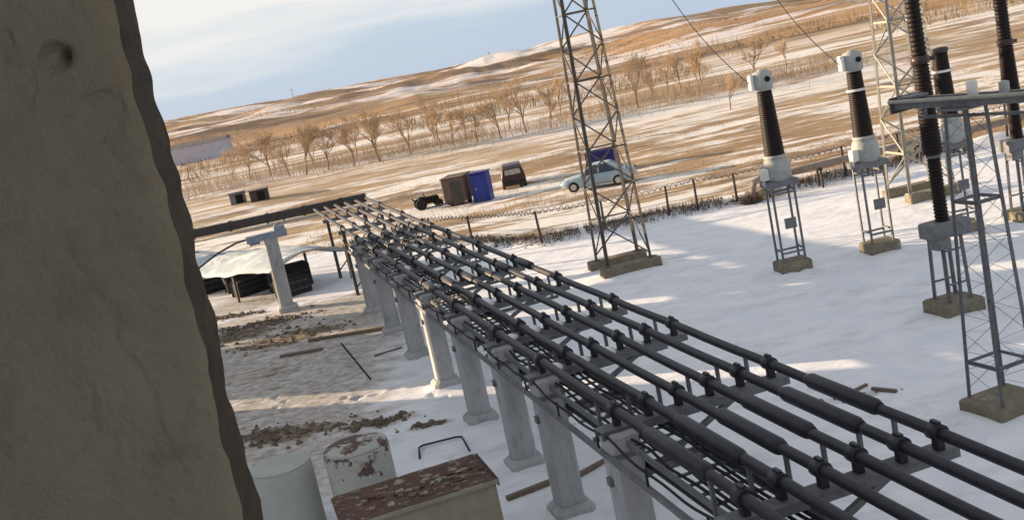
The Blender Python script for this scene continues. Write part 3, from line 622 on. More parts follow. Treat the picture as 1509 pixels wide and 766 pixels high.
# ------------------------------------------------------------------ breaker columns
def breaker(label, loc, rz, zbox, zmid, ztop, r=0.20):
    t = thing('breaker_column', label, 'breaker', loc, rz, 'dark breaker columns at right')
    MB().bevbox((0, 0, 0.10), (1.25, 1.15, 0.62), 0.05).build('footing', 'old_concrete', t)
    for sx in (-1, 1):
        for sy in (-1, 1): MB().angle((sx * 0.34, sy * 0.34, 0.38), (sx * 0.30, sy * 0.30, zbox), 0.10, 0.025).build('leg', 'galv', t)
    mb = MB()
    for z in (0.9, zbox - 0.35):
        for sy in (-1, 1): mb.bar((-0.33, sy * 0.33, z), (0.33, sy * 0.33, z), 0.05)
    mb.build('tie', 'galv', t)
    mb = MB(); mb.bevbox((0.05, 0, zbox + 0.22), (1.22, 0.72, 0.42), 0.04); mb.bevbox((-0.30, -0.2, zbox - 0.12), (0.42, 0.5, 0.30), 0.04); mb.build('mechanism_box', 'old_concrete' if False else 'galv', t)
    z1 = zbox + 0.43
    insulator(z1, z1 + (zmid - z1) * 0.40, r * 0.95, r * 0.9, 18, 0.028).build('support_insulator', 'porcelain', t)
    za = z1 + (zmid - z1) * 0.40
    mb = MB(); mb.lathe([(r * 0.75, za - 0.01), (r * 0.95, za + 0.01), (r * 0.95, za + 0.08), (r * 0.75, za + 0.1)], n=18); mb.build('flange', 'galv', t)
    insulator(za + 0.1, zmid - 0.1, r * 1.35, r * 1.05, 26, 0.028).build('support_insulator', 'porcelain', t)
    mb = MB(); mb.lathe([(r * 0.8, zmid - 0.11), (r * 1.15, zmid - 0.08), (r * 1.15, zmid + 0.12), (r * 0.8, zmid + 0.14)], n=18); mb.bar((0.1, 0, zmid), (0.42, 0, zmid), 0.12); mb.build('flange', 'maroon_paint', t)
    insulator(zmid + 0.13, ztop, r * 1.0, r * 0.9, 32, 0.028).build('interrupter', 'porcelain', t)
    mb = MB(); mb.lathe([(r * 0.7, ztop - 0.01), (r * 0.9, ztop), (r * 0.9, ztop + 0.25), (r * 0.4, ztop + 0.3)], n=18); mb.build('cap', 'ct_grey', t)
    return t
breaker('tall dark breaker column on a grey box and four legs, nearer of the two at right', (11.8, 29.15, 0), R_(12), 2.2, 7.05, 11.2, 0.21)
breaker('tall dark breaker column at the right edge, farther of the two', (18.42, 38.0, 0), R_(8), 2.55, 6.35, 10.4, 0.24)

# ------------------------------------------------------------------ near disconnector frame at the right edge
def disconnector():
    a = math.atan2(-0.93, 0.36); t = thing('disconnector_frame', 'near lattice stand at right edge carrying a horizontal switch beam with insulators', 'switch stand', (9.62, 21.85, 0), R_(18))
    MB().bevbox((0, 0, 0.06), (1.35, 1.25, 0.44), 0.05).build('footing', 'old_concrete', t)
    zt = 6.5
    def cor(i, z): k = (z - 0.3) / (zt - 0.3); w = 0.47 + (0.27 - 0.47) * k; return Vector(((-w, w, w, -w)[i], (-w, -w, w, w)[i], z))
    for i in range(4): MB().angle(cor(i, 0.3), cor(i, zt), 0.075, 0.02).build('leg', 'galv', t)
    for i in range(4):
        mb = MB(); zs = np.linspace(0.5, zt - 0.2, 15)
        for j in range(14):
            p = cor(i, zs[j]) if j % 2 else cor((i + 1) % 4, zs[j]); q = cor((i + 1) % 4, zs[j + 1]) if j % 2 else cor(i, zs[j + 1])
            mb.tube([p, q], 0.006, 4)
        mb.build('lacing_bar', 'galv', t)
        for z in (1.1, 4.6): MB().angle(cor(i, z), cor((i + 1) % 4, z), 0.07, 0.02).build('tie', 'galv', t)
    MB().box((0, 0, zt + 0.02), (0.75, 0.75, 0.05)).build('top_plate', 'galv', t)
    # switch beam, in world direction a
    l = Matrix.Rotation(a - R_(18), 3, 'Z')
    def lp(x, y, z): return l @ Vector((x, y, 0)) + Vector((0, 0, z))
    for y in (-0.22, 0.22):
        mb = MB(); mb.box(lp(0.5, y, zt + 0.16), (4.4, 0.11, 0.18), l); mb.build('switch_beam', 'galv', t)
    MB().box(lp(0.5, 0, zt - 0.16), (3.6, 0.06, 0.06), l).build('lower_rail', 'galv', t)
    for x in (-1.1, 2.1): MB().bar(lp(x, 0, zt - 0.16), lp(x, 0, zt + 0.08), 0.06).build('hanger', 'galv', t)
    for x in (-1.72, 2.72): MB().box(lp(x, 0, zt + 0.16), (0.06, 0.70, 0.34), l).build('end_plate', 'dark_steel', t)
    for x in (-1.4, 2.0):
        mb = MB(); mb.box(lp(x, 0, zt + 0.30), (0.4, 0.5, 0.05), l); mb.build('insulator_base', 'galv', t)
    mb = MB(); mb.lathe([(0.10, 0), (0.11, 0.02), (0.11, 0.30), (0.06, 0.33)], lp(0.2, 0.05, zt + 0.2), 14); mb.build('drive_shaft', 'white_paint', t)
    mb = MB(); mb.lathe([(0.09, 0), (0.10, 0.02), (0.10, 0.24), (0.05, 0.26)], lp(0.95, 0.1, zt + 0.2), 14); mb.build('drive_shaft', 'ct_grey', t)
    mb = MB(); mb.tube([lp(-1.7, -0.40, zt + 0.26), lp(2.6, -0.40, zt + 0.26)], 0.04, 8); mb.build('operating_rod', 'galv_pale', t)
    for x in (-1.3, 0.1, 2.2): MB().bar(lp(x, -0.40, zt + 0.25), lp(x, -0.2, zt + 0.2), 0.05).build('rod_guide', 'galv', t)
disconnector()

# ------------------------------------------------------------------ conductors dropping to the transformers
for lab, a, b in (('thin overhead wire dropping to the leftmost transformer head', (9.35, 37.65, 6.72), (6.2, 37.5, 12.4)), ('thin overhead wire dropping to the middle transformer head', (12.54, 37.65, 6.72), (9.6, 37.5, 11.9))):
    a, b = Vector(a), Vector(b); t = thing('overhead_wire', lab, 'wire', a, 0, 'overhead wires'); pts = []
    for i in range(13):
        k = i / 12; p = a.lerp(b, k); p += Vector((-0.10, 0, -0.45)) * math.sin(math.pi * k); pts.append(p - a)
    MB().tube(pts, 0.016, 6).build('strand', 'wire', t)

# ------------------------------------------------------------------ fence, pipeline
def fence():
    t = thing('wire_fence', 'low wire fence with dark posts along the far side of the snowy yard', 'fence', (1.67, 54.0, 0))
    O = Vector((1.67, 54.0, 0)); pp = []; x = -6.3
    xs = [-6.6, -4.2, -1.9, 1.67, 4.9, 8.2, 9.7, 11.75, 14.6, 17.6, 20.6, 23.6, 26.6, 29.6, 33, 36.5, 40]
    r = random.Random(11)
    for i, x in enumerate(xs):
        y = float(fence_y(x)) + 0.0; z = gz(x, y); h = 1.55 + r.uniform(-.12, .12); tx = r.uniform(-.07, .07)
        p = Vector((x, y, z)) - O; MB().tube([p + Vector((0, 0, -.3)), p + Vector((tx, r.uniform(-.05, .05), h))], [0.075, 0.06], 7).build('post', 'dark_steel', t); pp.append((p, p + Vector((tx, 0, h))))
    for fr in (0.45, 0.75, 0.97):
        mb = MB()
        for (a0, a1), (b0, b1) in zip(pp[:-1], pp[1:]):
            a = a0.lerp(a1, fr); b = b0.lerp(b1, fr); mb.tube([a, a.lerp(b, .5) - Vector((0, 0, .04)), b], 0.013, 5)
        mb.build('wire', 'wire', t)
    # coiled barbed wire along the top
    mb = MB(); pts = []
    for (a0, a1), (b0, b1) in zip(pp[:-1], pp[1:]):
        n = max(2, int((b1 - a1).length / 0.045))
        for i in range(n):
            k = i / n; p = a1.lerp(b1, k) + Vector((0, 0, -0.05)); th = i * 0.9
            pts.append(p + Vector((0, math.cos(th) * 0.10, math.sin(th) * 0.10 + r.uniform(-.02, .02))))
    mb.tube(pts, 0.020, 3, False); mb.build('barbed_coil', 'dark_steel', t)
fence()
def pipeline():
    t = thing('pipeline', 'brown horizontal pipeline on short legs behind the transformers', 'pipeline', (12.9, 53.2, 0)); O = Vector((12.9, 53.2, 0))
    A, B = Vector((12.9, 53.1, 1.12)), Vector((46, 57.2, 1.12))
    for k, (dz, dy, r) in enumerate(((0, 0, 0.15), (0.0, 0.42, 0.12))): MB().tube([A.lerp(B, i / 12) + Vector((0, dy, dz)) - O for i in range(13)], r, 12).build('pipe', 'pipe_brown', t)
    for i in range(13):
        p = A.lerp(B, (i + 0.15) / 12.5) - O
        MB().box((p.x, p.y + 0.2, 0.92), (0.14, 0.9, 0.10)).build('cross_arm', 'dark_steel', t)
        for dy in (-0.1, 0.5): MB().bar((p.x, p.y + dy, -0.3), (p.x, p.y + dy, 0.9), 0.10).build('leg', 'dark_steel', t)
    MB().tube([A - O, A - O + Vector((-0.35, 0, -0.05)), A - O + Vector((-0.5, 0, -0.4)), A - O + Vector((-0.5, 0, -1.4))], 0.15, 12).build('elbow', 'pipe_brown', t)
pipeline()

# ------------------------------------------------------------------ vehicles and cabins beyond the fence
def wheel(t, x, y, r=0.31, w=0.2):
    h = bpy.data.objects.new('wheel', None)
    mb = MB(); s = 1 if y > 0 else -1
    mb.tube([(x, y - w / 2, r), (x, y - w / 2 + .03, r), (x, y + w / 2 - .03, r), (x, y + w / 2, r)], [r - .04, r, r, r - .04], 18)
    wo = mb.build('wheel', 'rubber', t)
    MB().tube([(x, y + s * (w / 2 - .01), r), (x, y + s * (w / 2 + .012), r)], r * 0.58, 14).build('rim', 'chrome', wo)
def car():
    dx, dy = 8.62 - 4.64, 70.16 - 73.68; rz = math.atan2(-0.32, 1.0)
    t = thing('parked_car', 'pale blue sedan parked beyond the fence, seen through the tall lattice tower', 'car', (6.75, 71.8, gz(6.75, 71.8)), rz); t.scale = (1.17, 1.17, 1.12)
    # side profile: x from nose (-) to tail (+); (x, z_low, z_high, half width)
    st = [(-2.08, .42, .62, .66), (-2.0, .30, .72, .76), (-1.6, .24, .80, .81), (-0.95, .22, .86, .83), (-0.6, .22, .89, .84), (0.2, .22, .90, .84), (1.1, .22, .91, .84), (1.55, .24, .92, .82), (2.0, .30, .88, .77), (2.1, .42, .74, .68)]
    mb = MB(); vs = []; fs = []; n = 10
    for x, zl, zh, w in st:
        for y, z in ((-w * .9, zl), (-w, zl + .12), (-w, (zl + zh) / 2), (-w * .97, zh - .06), (-w * .86, zh), (w * .86, zh), (w * .97, zh - .06), (w, (zl + zh) / 2), (w, zl + .12), (w * .9, zl)): vs.append((x, y, z))
    for i in range(len(st) - 1):
        for k in range(n): j = (k + 1) % n; fs.append((i * n + k, (i + 1) * n + k, (i + 1) * n + j, i * n + j))
    fs += [tuple(range(n)), tuple((len(st) - 1) * n + k for k in range(n - 1, -1, -1))]; mb.add(vs, fs, True); mb.build('body', 'car_blue', t)
    cab = [(-0.85, .88, .78), (-0.25, 1.36, .60), (0.75, 1.38, .60), (1.45, .90, .76)]
    def cp(i, s): x, z, w = cab[i]; return Vector((x, s * w, z))
    mb = MB(); mb.add([cp(1, -1), cp(2, -1), cp(2, 1), cp(1, 1), cp(1, -1) + Vector((.03, .03, .05)), cp(2, -1) + Vector((-.03, .03, .04)), cp(2, 1) + Vector((-.03, -.03, .04)), cp(1, 1) + Vector((.03, -.03, .05))],
           [(0, 1, 2, 3), (4, 7, 6, 5), (0, 4, 5, 1), (1, 5, 6, 2), (2, 6, 7, 3), (3, 7, 4, 0)]); mb.build('roof', 'car_blue', t)
    MB().add([cp(0, -.96), cp(1, -.96), cp(1, .96), cp(0, .96)], [(0, 3, 2, 1)]).build('windscreen', 'glass_dark', t)
    MB().add([cp(2, -.96), cp(3, -.96), cp(3, .96), cp(2, .96)], [(0, 3, 2, 1)]).build('rear_window', 'glass_dark', t)
    for s in (-1, 1):
        m1 = cp(1, s).lerp(cp(2, s), .48); m0 = Vector((.22, s * .775, .90))
        for q in ([cp(0, s) + Vector((.12, 0, .01)), m0 - Vector((.03, 0, 0)), m1 - Vector((.03, 0, 0)), cp(1, s) + Vector((.05, 0, 0))], [m0 + Vector((.03, 0, 0)), cp(3, s) + Vector((-.15, 0, 0)), cp(2, s) + Vector((-.05, 0, 0)), m1 + Vector((.03, 0, 0))]):
            MB().add(q, [(0, 1, 2, 3)]).build('side_window', 'glass_dark', t)
        for a, b in ((cp(0, s), cp(1, s)), (m0, m1), (cp(3, s), cp(2, s))): MB().bar(a, b, 0.07).build('pillar', 'car_blue', t)
        MB().box((-2.02, s * .52, .66), (.12, .26, .12)).build('headlight', 'white_paint', t)
        MB().box((2.07, s * .56, .76), (.08, .22, .14)).build('tail_light', 'maroon_paint', t)
        for x in (-1.32, 1.28): wheel(t, x, s * .77)
        MB().box((.05, s * .855, .72), (.16, .02, .03)).build('door_handle', 'chrome', t)
    MB().box((-2.1, 0, .40), (.10, 1.3, .10)).build('bumper', 'chrome', t); MB().box((2.12, 0, .42), (.10, 1.3, .10)).build('bumper', 'chrome', t)
car()
def suv():
    t = thing('parked_van', 'small dark maroon van seen end-on, right of the blue cabin', 'van', (1.4, 82.3, gz(1.4, 82.3)), R_(-1))
    st = [(0, .88, .80, 1.05), (0.06, .92, .82, 1.62), (0.6, .92, .80, 1.80), (3.0, .92, .80, 1.78), (3.6, .92, .82, 1.1), (4.2, .88, .80, 1.0)]
    mb = MB(); vs = []; fs = []; n = 10
    for y, w, w2, zh in st:
        zb = min(1.02, zh - .05); w2_ = w2 * .88 if zh > 1.2 else w2
        for x, z in ((-w * .92, .28), (-w, .45), (-w, .85), (-w * .98, zb), (-w2_, zh - .05), (-w2_ * .85, zh), (w2_ * .85, zh), (w2_, zh - .05), (w * .98, zb), (w, .85), (w, .45), (w * .92, .28)): vs.append((x, y, z))
    n = 12
    for i in range(len(st) - 1):
        for k in range(n): j = (k + 1) % n; fs.append((i * n + k, i * n + j, (i + 1) * n + j, (i + 1) * n + k))
    fs += [tuple(range(n - 1, -1, -1)), tuple((len(st) - 1) * n + k for k in range(n))]; mb.add(vs, fs, False); mb.build('body', 'maroon_paint', t)
    MB().add([(-.62, -.02, 1.12), (.62, -.02, 1.12), (.58, .02, 1.50), (-.58, .02, 1.50), (-.62, .05, 1.16), (.62, .05, 1.16), (.58, .07, 1.52), (-.58, .07, 1.52)], [(0, 1, 2, 3), (4, 7, 6, 5), (0, 4, 5, 1), (1, 5, 6, 2), (2, 6, 7, 3), (3, 7, 4, 0)]).build('rear_window', 'galv_pale', t)
    for s in (-1, 1):
        MB().box((s * .74, -.01, .78), (.16, .06, .26)).build('tail_light', 'maroon_paint', t)
        for y in (.75, 3.3): 
            mb = MB(); mb.tube([(s * .84 - .1, y, .33), (s * .84 + .1, y, .33)], .33, 16); w_ = mb.build('wheel', 'rubber', t); MB().tube([(s * .84 + s * .09, y, .33), (s * .84 + s * .115, y, .33)], .19, 12).build('rim', 'chrome', w_)
    MB().box((0, -.05, .48), (1.6, .12, .16)).build('bumper', 'rubber', t)
suv()
def cabin():
    x, y = -1.05, 78.6; z = gz(x, y); rz = R_(-14)
    t = thing('blue_cabin', 'narrow upright bright blue cabin beside the brown trailer beyond the fence', 'cabin', (x, y, z), rz)
    MB().bevbox((0, 0, 1.02), (1.30, 1.2, 2.1), 0.04).build('wall', 'blue_paint', t); MB().box((0, 0, 2.12), (1.42, 1.32, 0.08)).build('roof', 'navy_paint', t)
    dr = MB().box((0.03, -0.62, 1.0), (0.8, 0.04, 1.85)).build('door', 'blue_paint', t); MB().box((-0.28, -0.66, 1.0), (0.05, 0.05, 0.14)).build('handle', 'chrome', dr)
    x, y = -2.75, 79.2; z = gz(x, y)
    t = thing('brown_trailer', 'boxy brown trailer with dark end, left of the blue cabin', 'trailer', (x, y, z), rz)
    MB().bevbox((-0.05, 0, 1.25), (1.62, 2.6, 1.75), 0.05).build('body', 'brown_board', t); MB().box((-.05, 0, 2.15), (1.72, 2.7, .06)).build('roof', 'brown_board', t)
    MB().box((0.2, -1.32, 1.15), (0.8, .05, 1.4)).build('door', 'dark_steel', t)
    for s in (-1, 1):
        mb = MB(); mb.tube([(s * .68 - .1, 0, .36), (s * .68 + .1, 0, .36)], .36, 16); w_ = mb.build('wheel', 'rubber', t); MB().tube([(s * .77, 0, .36), (s * .795, 0, .36)], .2, 12).build('rim', 'galv', w_)
    MB().box((-.05, -1.15, .32), (1.3, .08, .12)).build('axle_beam', 'dark_steel', t)
    mb = MB(); mb.bar((-.6, -1.1, .42), (-2.2, -1.6, .35), .1); mb.bar((-.2, -1.3, .42), (-2.2, -1.6, .35), .08); mb.build('drawbar', 'dark_steel', t)
    x, y = -5.15, 81.0; z = gz(x, y)
    t = thing('small_tractor', 'small blackish two-axle machine hitched ahead of the brown trailer', 'machine', (x, y, z), R_(12))
    MB().bevbox((0.1, 0, .62), (1.3, .62, .5), .08).build('engine_cover', 'black_hole', t); MB().bevbox((-.55, 0, .78), (.5, .8, .34), .06).build('seat_block', 'black_hole', t)
    MB().tube([(-.2, 0, .85), (-.34, 0, 1.15), (-.3, .16, 1.2)], .035, 6).build('steering_post', 'black_hole', t)
    for xx, r in ((-.7, .42), (.65, .3)):
        for s in (-1, 1):
            mb = MB(); mb.tube([(xx, s * .5 - .12, r), (xx, s * .5 + .12, r)], r, 16); mb.build('wheel', 'rubber', t)
    MB().bar((-.95, 0, .6), (-1.25, 0, .95), .12).build('lever', 'black_hole', t)
    x, y = 8.0, 80.5; z = gz(x, y)
    t = thing('blue_container', 'dark blue metal container standing behind the pale blue sedan', 'container', (x, y, z), R_(-10))
    MB().bevbox((0, 0, .92), (2.15, 1.7, 1.6), .04).build('body', 'navy_paint', t)
    for xx in np.arange(-.9, 1, .3): MB().box((xx, -.875, .9), (.08, .05, 1.4)).build('rib', 'navy_paint', t)
    for xx in (-.8, .8): MB().box((xx, 0, .08), (.2, 1.6, .3)).build('skid', 'dark_steel', t)
    MB().bevbox((-.1, -1.2, .95), (.5, .3, .12), .03).build('step', 'white_paint', t); MB().box((-.1, -1.02, .95), (.1, .36, .06)).build('step_arm', 'dark_steel', t)
    for (x, y, w, m, lab) in ((-25.2, 117.5, 2.0, 'dark_steel', 'small black box shed far left beyond the bus duct'), (-28.0, 119.5, 1.7, 'galv', 'small grey box shed left of the black one beyond the bus duct')):
        z = gz(x, y); t = thing('box_shed', lab, 'shed', (x, y, z), R_(9)); MB().bevbox((0, 0, .55), (w, 1.6, 1.3), .05).build('wall', m, t); MB().box((0, 0, 1.23), (w + .2, 1.8, .08)).build('roof', 'roof_dark', t); MB().box((0.2, -.82, .55), (.8, .05, .9)).build('door', 'black_hole', t)
cabin()

# ------------------------------------------------------------------ far buildings, poles
def house(label, x, y, w, d, h, rz, wallm, n, group=None):
    z = gz(x, y); t = thing('far_house', label, 'house', (x, y, z), rz, group)
    MB().box((0, 0, h / 2 - .4), (w, d, h + .8)).build('wall', wallm, t)
    mb = MB(); rh = d * .10; o = .3; mb.add([(-w / 2 - o, -d / 2 - o, h), (w / 2 + o, -d / 2 - o, h), (w / 2 + o, d / 2 + o, h), (-w / 2 - o, d / 2 + o, h), (-w / 2 - o, 0, h + rh), (w / 2 + o, 0, h + rh)], [(0, 1, 5, 4), (2, 3, 4, 5), (0, 4, 3), (1, 2, 5), (3, 2, 1, 0)]); mb.build('roof', 'roof_dark', t)
    for i in range(n):
        xx = -w / 2 + w * (i + .5) / n; MB().box((xx, -d / 2 - .01, h * .55), (w / n * .28, .06, h * .28)).build('window', 'glass_dark', t)
house('long lilac-white building with dark roof far left on the plain', -78.0, 300.0, 18.0, 8.0, 4.6, R_(2), 'house_lilac', 0)
for lab, x, y in (('thin utility pole on the left skyline', -194, 1190), ('thin utility pole on the skyline left of the tall tower', 22, 1200)):
    z = gz(x, y); t = thing('utility_pole', lab, 'pole', (x, y, z), 0, 'poles on the skyline'); MB().tube([(0, 0, -1), (0, 0, 10)], [.35, .25], 6).build('pole', 'bark', t); MB().box((0, 0, 9), (3, .3, .3)).build('crossarm', 'bark', t)

# ------------------------------------------------------------------ bare trees
def tree_mesh(seed, h):
    r = random.Random(seed); tr = MB(); cr = MB()
    def grow(p, d, ln, rad, lev):
        q = p + d * ln * .5 + Vector((r.uniform(-1, 1), r.uniform(-1, 1), 0)) * ln * .06; e = q + (d + Vector((r.uniform(-.2, .2), r.uniform(-.2, .2), .12))).normalized() * ln * .5
        (tr if lev < 2 else cr).tube([p, q, e], [rad, rad * .8, rad * .55], 5 if lev < 2 else 3, False)
        if lev >= 5 or ln < .16: return
        n = (4, 4, 4, 5, 4)[lev]
        for i in range(n):
            k = r.uniform(.35, 1.0) if i else 1.0; b = p.lerp(q, k * 2) if k < .5 else q.lerp(e, k * 2 - 1)
            nd = (d + Vector((r.gauss(0, .48), r.gauss(0, .48), r.uniform(-.05, .4)))).normalized()
            grow(b, nd, ln * r.uniform(.52, .80), max(rad * .55, .009), lev + 1)
    grow(Vector((0, 0, -.2)), Vector((r.uniform(-.06, .06), r.uniform(-.06, .06), 1)).normalized(), h * .42, h * .021, 0)
    return tr, cr
TV = []
for i in range(8):
    tr, cr = tree_mesh(40 + i, 4.8); TV.append((tr, cr))
protos = []
TREES = [(-38.5, 165, 1.2), (-35.0, 160, 1.0), (-31.5, 158, 1.25), (-27.5, 150, 1.1), (-24.7, 147, 1.3), (-21.5, 146, .95), (-17.8, 144, 1.2), (-14.1, 142, 1.35), (-10.2, 143, 1.0), (-6.0, 142.5, 1.1), (-4.4, 144, .9), (-1.2, 140, 1.15), (1.9, 137.5, 1.1), (5.2, 139, 1.2), (8.5, 140, .9),
         (16.0, 143, 1.0), (19.9, 140, 1.15), (23.0, 146, .95), (27.2, 148, 1.05), (31.0, 152, 1.1), (25.0, 111, .75), (38, 150, 1.0), (44, 156, 1.1), (-20.0, 168, 1.1), (-8.0, 172, 1.2), (12.0, 168, 1.2), (34, 170, 1.15), (-33.0, 170, 1.0), (-26.0, 163, .9), (-15.8, 160, 1.1), (-2.8, 158, 1.0), (3.6, 156, 1.1), (9.8, 157, .9), (28.5, 166, 1.0)]
TREES = TREES[:23] + sorted(TREES[23:], key=lambda q: q[0] / q[1])
NW = ['first', 'second', 'third', 'fourth', 'fifth', 'sixth', 'seventh', 'eighth', 'ninth', 'tenth', 'eleventh', 'twelfth', 'thirteenth', 'fourteenth', 'fifteenth']
proto = {}
for i, (x, y, s) in enumerate(TREES):
    v = (i * 5) % 8; z = gz(x, y)
    if i < 15: lab = 'bare tree, %s from left in the row left of the tall tower' % NW[i]
    elif i < 20: lab = 'bare tree, %s from left in the row right of the tall tower' % NW[i - 15]
    elif i == 20: lab = 'small bare tree standing alone left of the leftmost transformer head'
    elif i < 23: lab = 'bare tree behind the transformer row, %s of two from the left' % NW[i - 21]
    else: lab = 'bare tree in the farther row behind the others, %s from the left' % NW[i - 23]
    if v not in proto:
        t = thing('bare_tree', lab, 'tree', (x, y, z), 0, 'bare trees on the plain'); TV[v][0].build('trunk', 'bark', t); TV[v][1].build('crown', 'twigs', t); proto[v] = t
    else: t = copy_tree(proto[v]); t['label'] = lab
    t.location = (x, y, z); q = .85 + .45 * ((i * 37) % 11) / 10; t.scale = (s * q * 1.12, s * q * 1.12, s * q); t.rotation_euler = (.05 * math.sin(i * 5.1), .06 * math.sin(i * 3.3), i * 1.9)

# ------------------------------------------------------------------ brush, weeds (uncountable)
def sticks(name, pts, m, label, cat, w=0.02):
    mb = MB()
    for (x, y, z, dx, dy, h) in pts:
        a = Vector((x, y, z)); b = a + Vector((dx, dy, h)); ww = w * (0.6 + h * .3); th = random.uniform(0, 3.14); u = Vector((math.cos(th), math.sin(th), 0)) * ww; v = Vector((-u.y, u.x, 0))
        mb.add([a - u, a + u * .5 + v * .87, a + u * .5 - v * .87, b], [(0, 1, 3), (1, 2, 3), (2, 0, 3)])
    o = mb.build(name, m); tag(o, label, cat, None, 'stuff'); return o
R8 = np.random.default_rng(21)
def scatter(x, y, keep, z0, lean, h):
    z = terrain(x, y) - z0; dx = R8.uniform(-lean, lean, len(x)); dy = R8.uniform(-lean, lean, len(x))
    return [t for t, k in zip(zip(x.tolist(), y.tolist(), z.tolist(), dx.tolist(), dy.tolist(), h.tolist()), keep) if k]
n = 9000; x = R8.uniform(-8, 24, n); y = fence_y(x) + R8.normal(.35, .45, n)
sticks('fence_weeds', scatter(x, y, fbm(x * .5, x * 0 + 3.3, 3, 60) > .33, .02, .2, R8.uniform(.1, .45, n)), 'dark_weed', 'dark dry weeds and twigs along the foot of the wire fence', 'weeds', .018)
n = 9000; x = R8.uniform(-14, 46, n); y = R8.uniform(56, 100, n)
sticks('dry_grass', scatter(x, y, (y > fence_y(x) + 1.5) & (fbm(x * .09, y * .22, 4, 61) > .52), .02, .15, R8.uniform(.08, .4, n)), 'dry_weed', 'tufts of dead straw-coloured grass in the snowy field beyond the fence', 'grass', .025)
n = 9000; x = R8.uniform(-120, 120, n); y = 195 + R8.exponential(60, n)
sticks('hill_brush', scatter(x, y, fbm(x * .03, y * .02, 4, 62) > .45, .1, .7, R8.uniform(.8, 3.2, n) * (.5 + fbm(x * .08, y * .05, 3, 66))), 'dry_weed', 'straw-coloured brush spread over the foot of the hills', 'brush', .05)
n = 16000; y = 280 + R8.random(n) ** 1.3 * 1150; x = R8.uniform(-.42, .42, n) * y
sticks('hill_scrub', scatter(x, y, fbm(x * .012, y * .012, 4, 63) > .47, .2, 1.0, R8.uniform(.4, 1.2, n)), 'dark_weed', 'dark low scrub dotted over the far hills', 'brush', .20)
n = 9000; x = R8.uniform(-48, 48, n); y = 150 - .22 * x + R8.normal(0, 8, n)
sticks('tree_undergrowth', scatter(x, y, fbm(x * .12, y * .05, 3, 64) > .42, .1, .8, R8.uniform(.4, 2.6, n)), 'twigs', 'tan twiggy undergrowth between the bare trees on the plain', 'brush', .022)
rb = random.Random(77); mb = MB()
for i in range(420):
    th = rb.uniform(0, 6.28); ph = rb.uniform(.1, 1.45); L_ = rb.uniform(.35, .75); a = Vector((rb.gauss(0, .14), rb.gauss(0, .12), 0)); d_ = Vector((math.cos(th) * math.cos(ph) * 1.2, math.sin(th) * math.cos(ph), math.sin(ph))) * L_
    mb.tube([a, a + d_ * .5 + Vector((0, 0, .04)), a + d_], [.016, .011, .005], 3, False)
o = mb.build('dead_bush', 'dark_weed'); o.location = (12.3, 53.2, gz(12.3, 53.2) - .03); tag(o, 'round brown dead bush by the near end of the pipeline', 'bush')
# ------------------------------------------------------------------ rubble heaps, planks, drums, cabinet
def clods(name, spots, n, label, m='rubble'):
    r = random.Random(len(label)); mb = MB()
    for i in range(n):
        cx, cy, rx, ry = r.choice(spots); x = r.gauss(cx, rx * .5); y = r.gauss(cy, ry * .5); s = abs(r.gauss(.0, .05)) + .02; z = gz(x, y)
        vs = []
        for (a, b, c) in ((1, 0, 0), (0, 1, 0), (-1, 0, 0), (0, -1, 0), (0, 0, .8), (0, 0, -.6)):
            k = s * r.uniform(.6, 1.4); vs.append((x + a * k + r.uniform(-.3, .3) * s, y + b * k + r.uniform(-.3, .3) * s, z + c * k + s * .2))
        mb.add(vs, [(0, 1, 4), (1, 2, 4), (2, 3, 4), (3, 0, 4), (1, 0, 5), (2, 1, 5), (3, 2, 5), (0, 3, 5)])
    o = mb.build(name, m); tag(o, label, 'rubble', None, 'stuff')
clods('soil_rubble', [(-9.8, 44.6, 3.0, 1.5), (-13, 47.2, 2.8, 1.4), (-11.5, 48.8, 2.6, 1.0), (-11.5, 48.8, 2.6, .8), (-7.4, 30.8, 2, .8), (-9, 31, 2, 1.1), (-4.9, 30.2, 1.2, .4)], 900, 'brown clods of frozen soil scattered over the left yard')
clods('stone_rubble', [(-3.2, 29.1, .6, .25), (-3.2, 29.1, .5, .2), (-5.4, 30.2, 1.2, .4), (7.2, 24.4, .7, .25), (1.6, 26.8, 1.2, .6), (3.2, 17.5, 1.0, 1.2)], 150, 'dark stones and scraps lying on the snow near the trestle')
clods('bank_rocks', [(x_, float(fence_y(x_)) + 1.0, 1.6, 1.0) for x_ in np.arange(-4, 22, 1.3)], 420, 'small dark rocks and clods in the snow bank behind the wire fence')
clods('shelter_debris', [(-14.5, 52.6, 1.4, .5), (-13.5, 52.3, 1.0, .4)], 220, 'dark heap of scrap in front of the low canopy')
def strip(name, a, b, w, h, m, label, cat, group=None):
    a = Vector((a[0], a[1], 0)); b = Vector((b[0], b[1], 0)); a.z = gz(a.x, a.y) + h * .3; b.z = gz(b.x, b.y) + h * .3
    mb = MB(); c = (a + b) / 2; n = 6; mb.bar(a - c, b - c, w, h); o = mb.build(name, m); o.location = c; tag(o, label, cat, group); return o
strip('thin_pole', (-7.2, 41.4), (-5.45, 35.2), .05, .06, 'rubber', 'thin dark pole lying lengthwise on the snow left of the posts', 'pole', None)
strip('plank', (-5.6, 38.3), (-4.6, 38.7), .10, .06, 'wood', 'short dark plank beside the thin pole left of the posts', 'plank', 'planks on the left snow')
strip('plank', (-8.7, 42.9), (-4.9, 42.3), .20, .16, 'wood', 'long beam crossing the snow below the brown soil patch', 'plank', 'planks on the left snow')
strip('plank', (-9.6, 41.3), (-7.9, 41.0), .22, .12, 'wood', 'short broken board on the dirty snow at left', 'plank', 'planks on the left snow')
strip('plank', (0.35, 23.0), (1.6, 24.0), .12, .10, 'wood', 'dark board lying on snow between the nearest visible posts', 'plank', 'planks under the trestle')
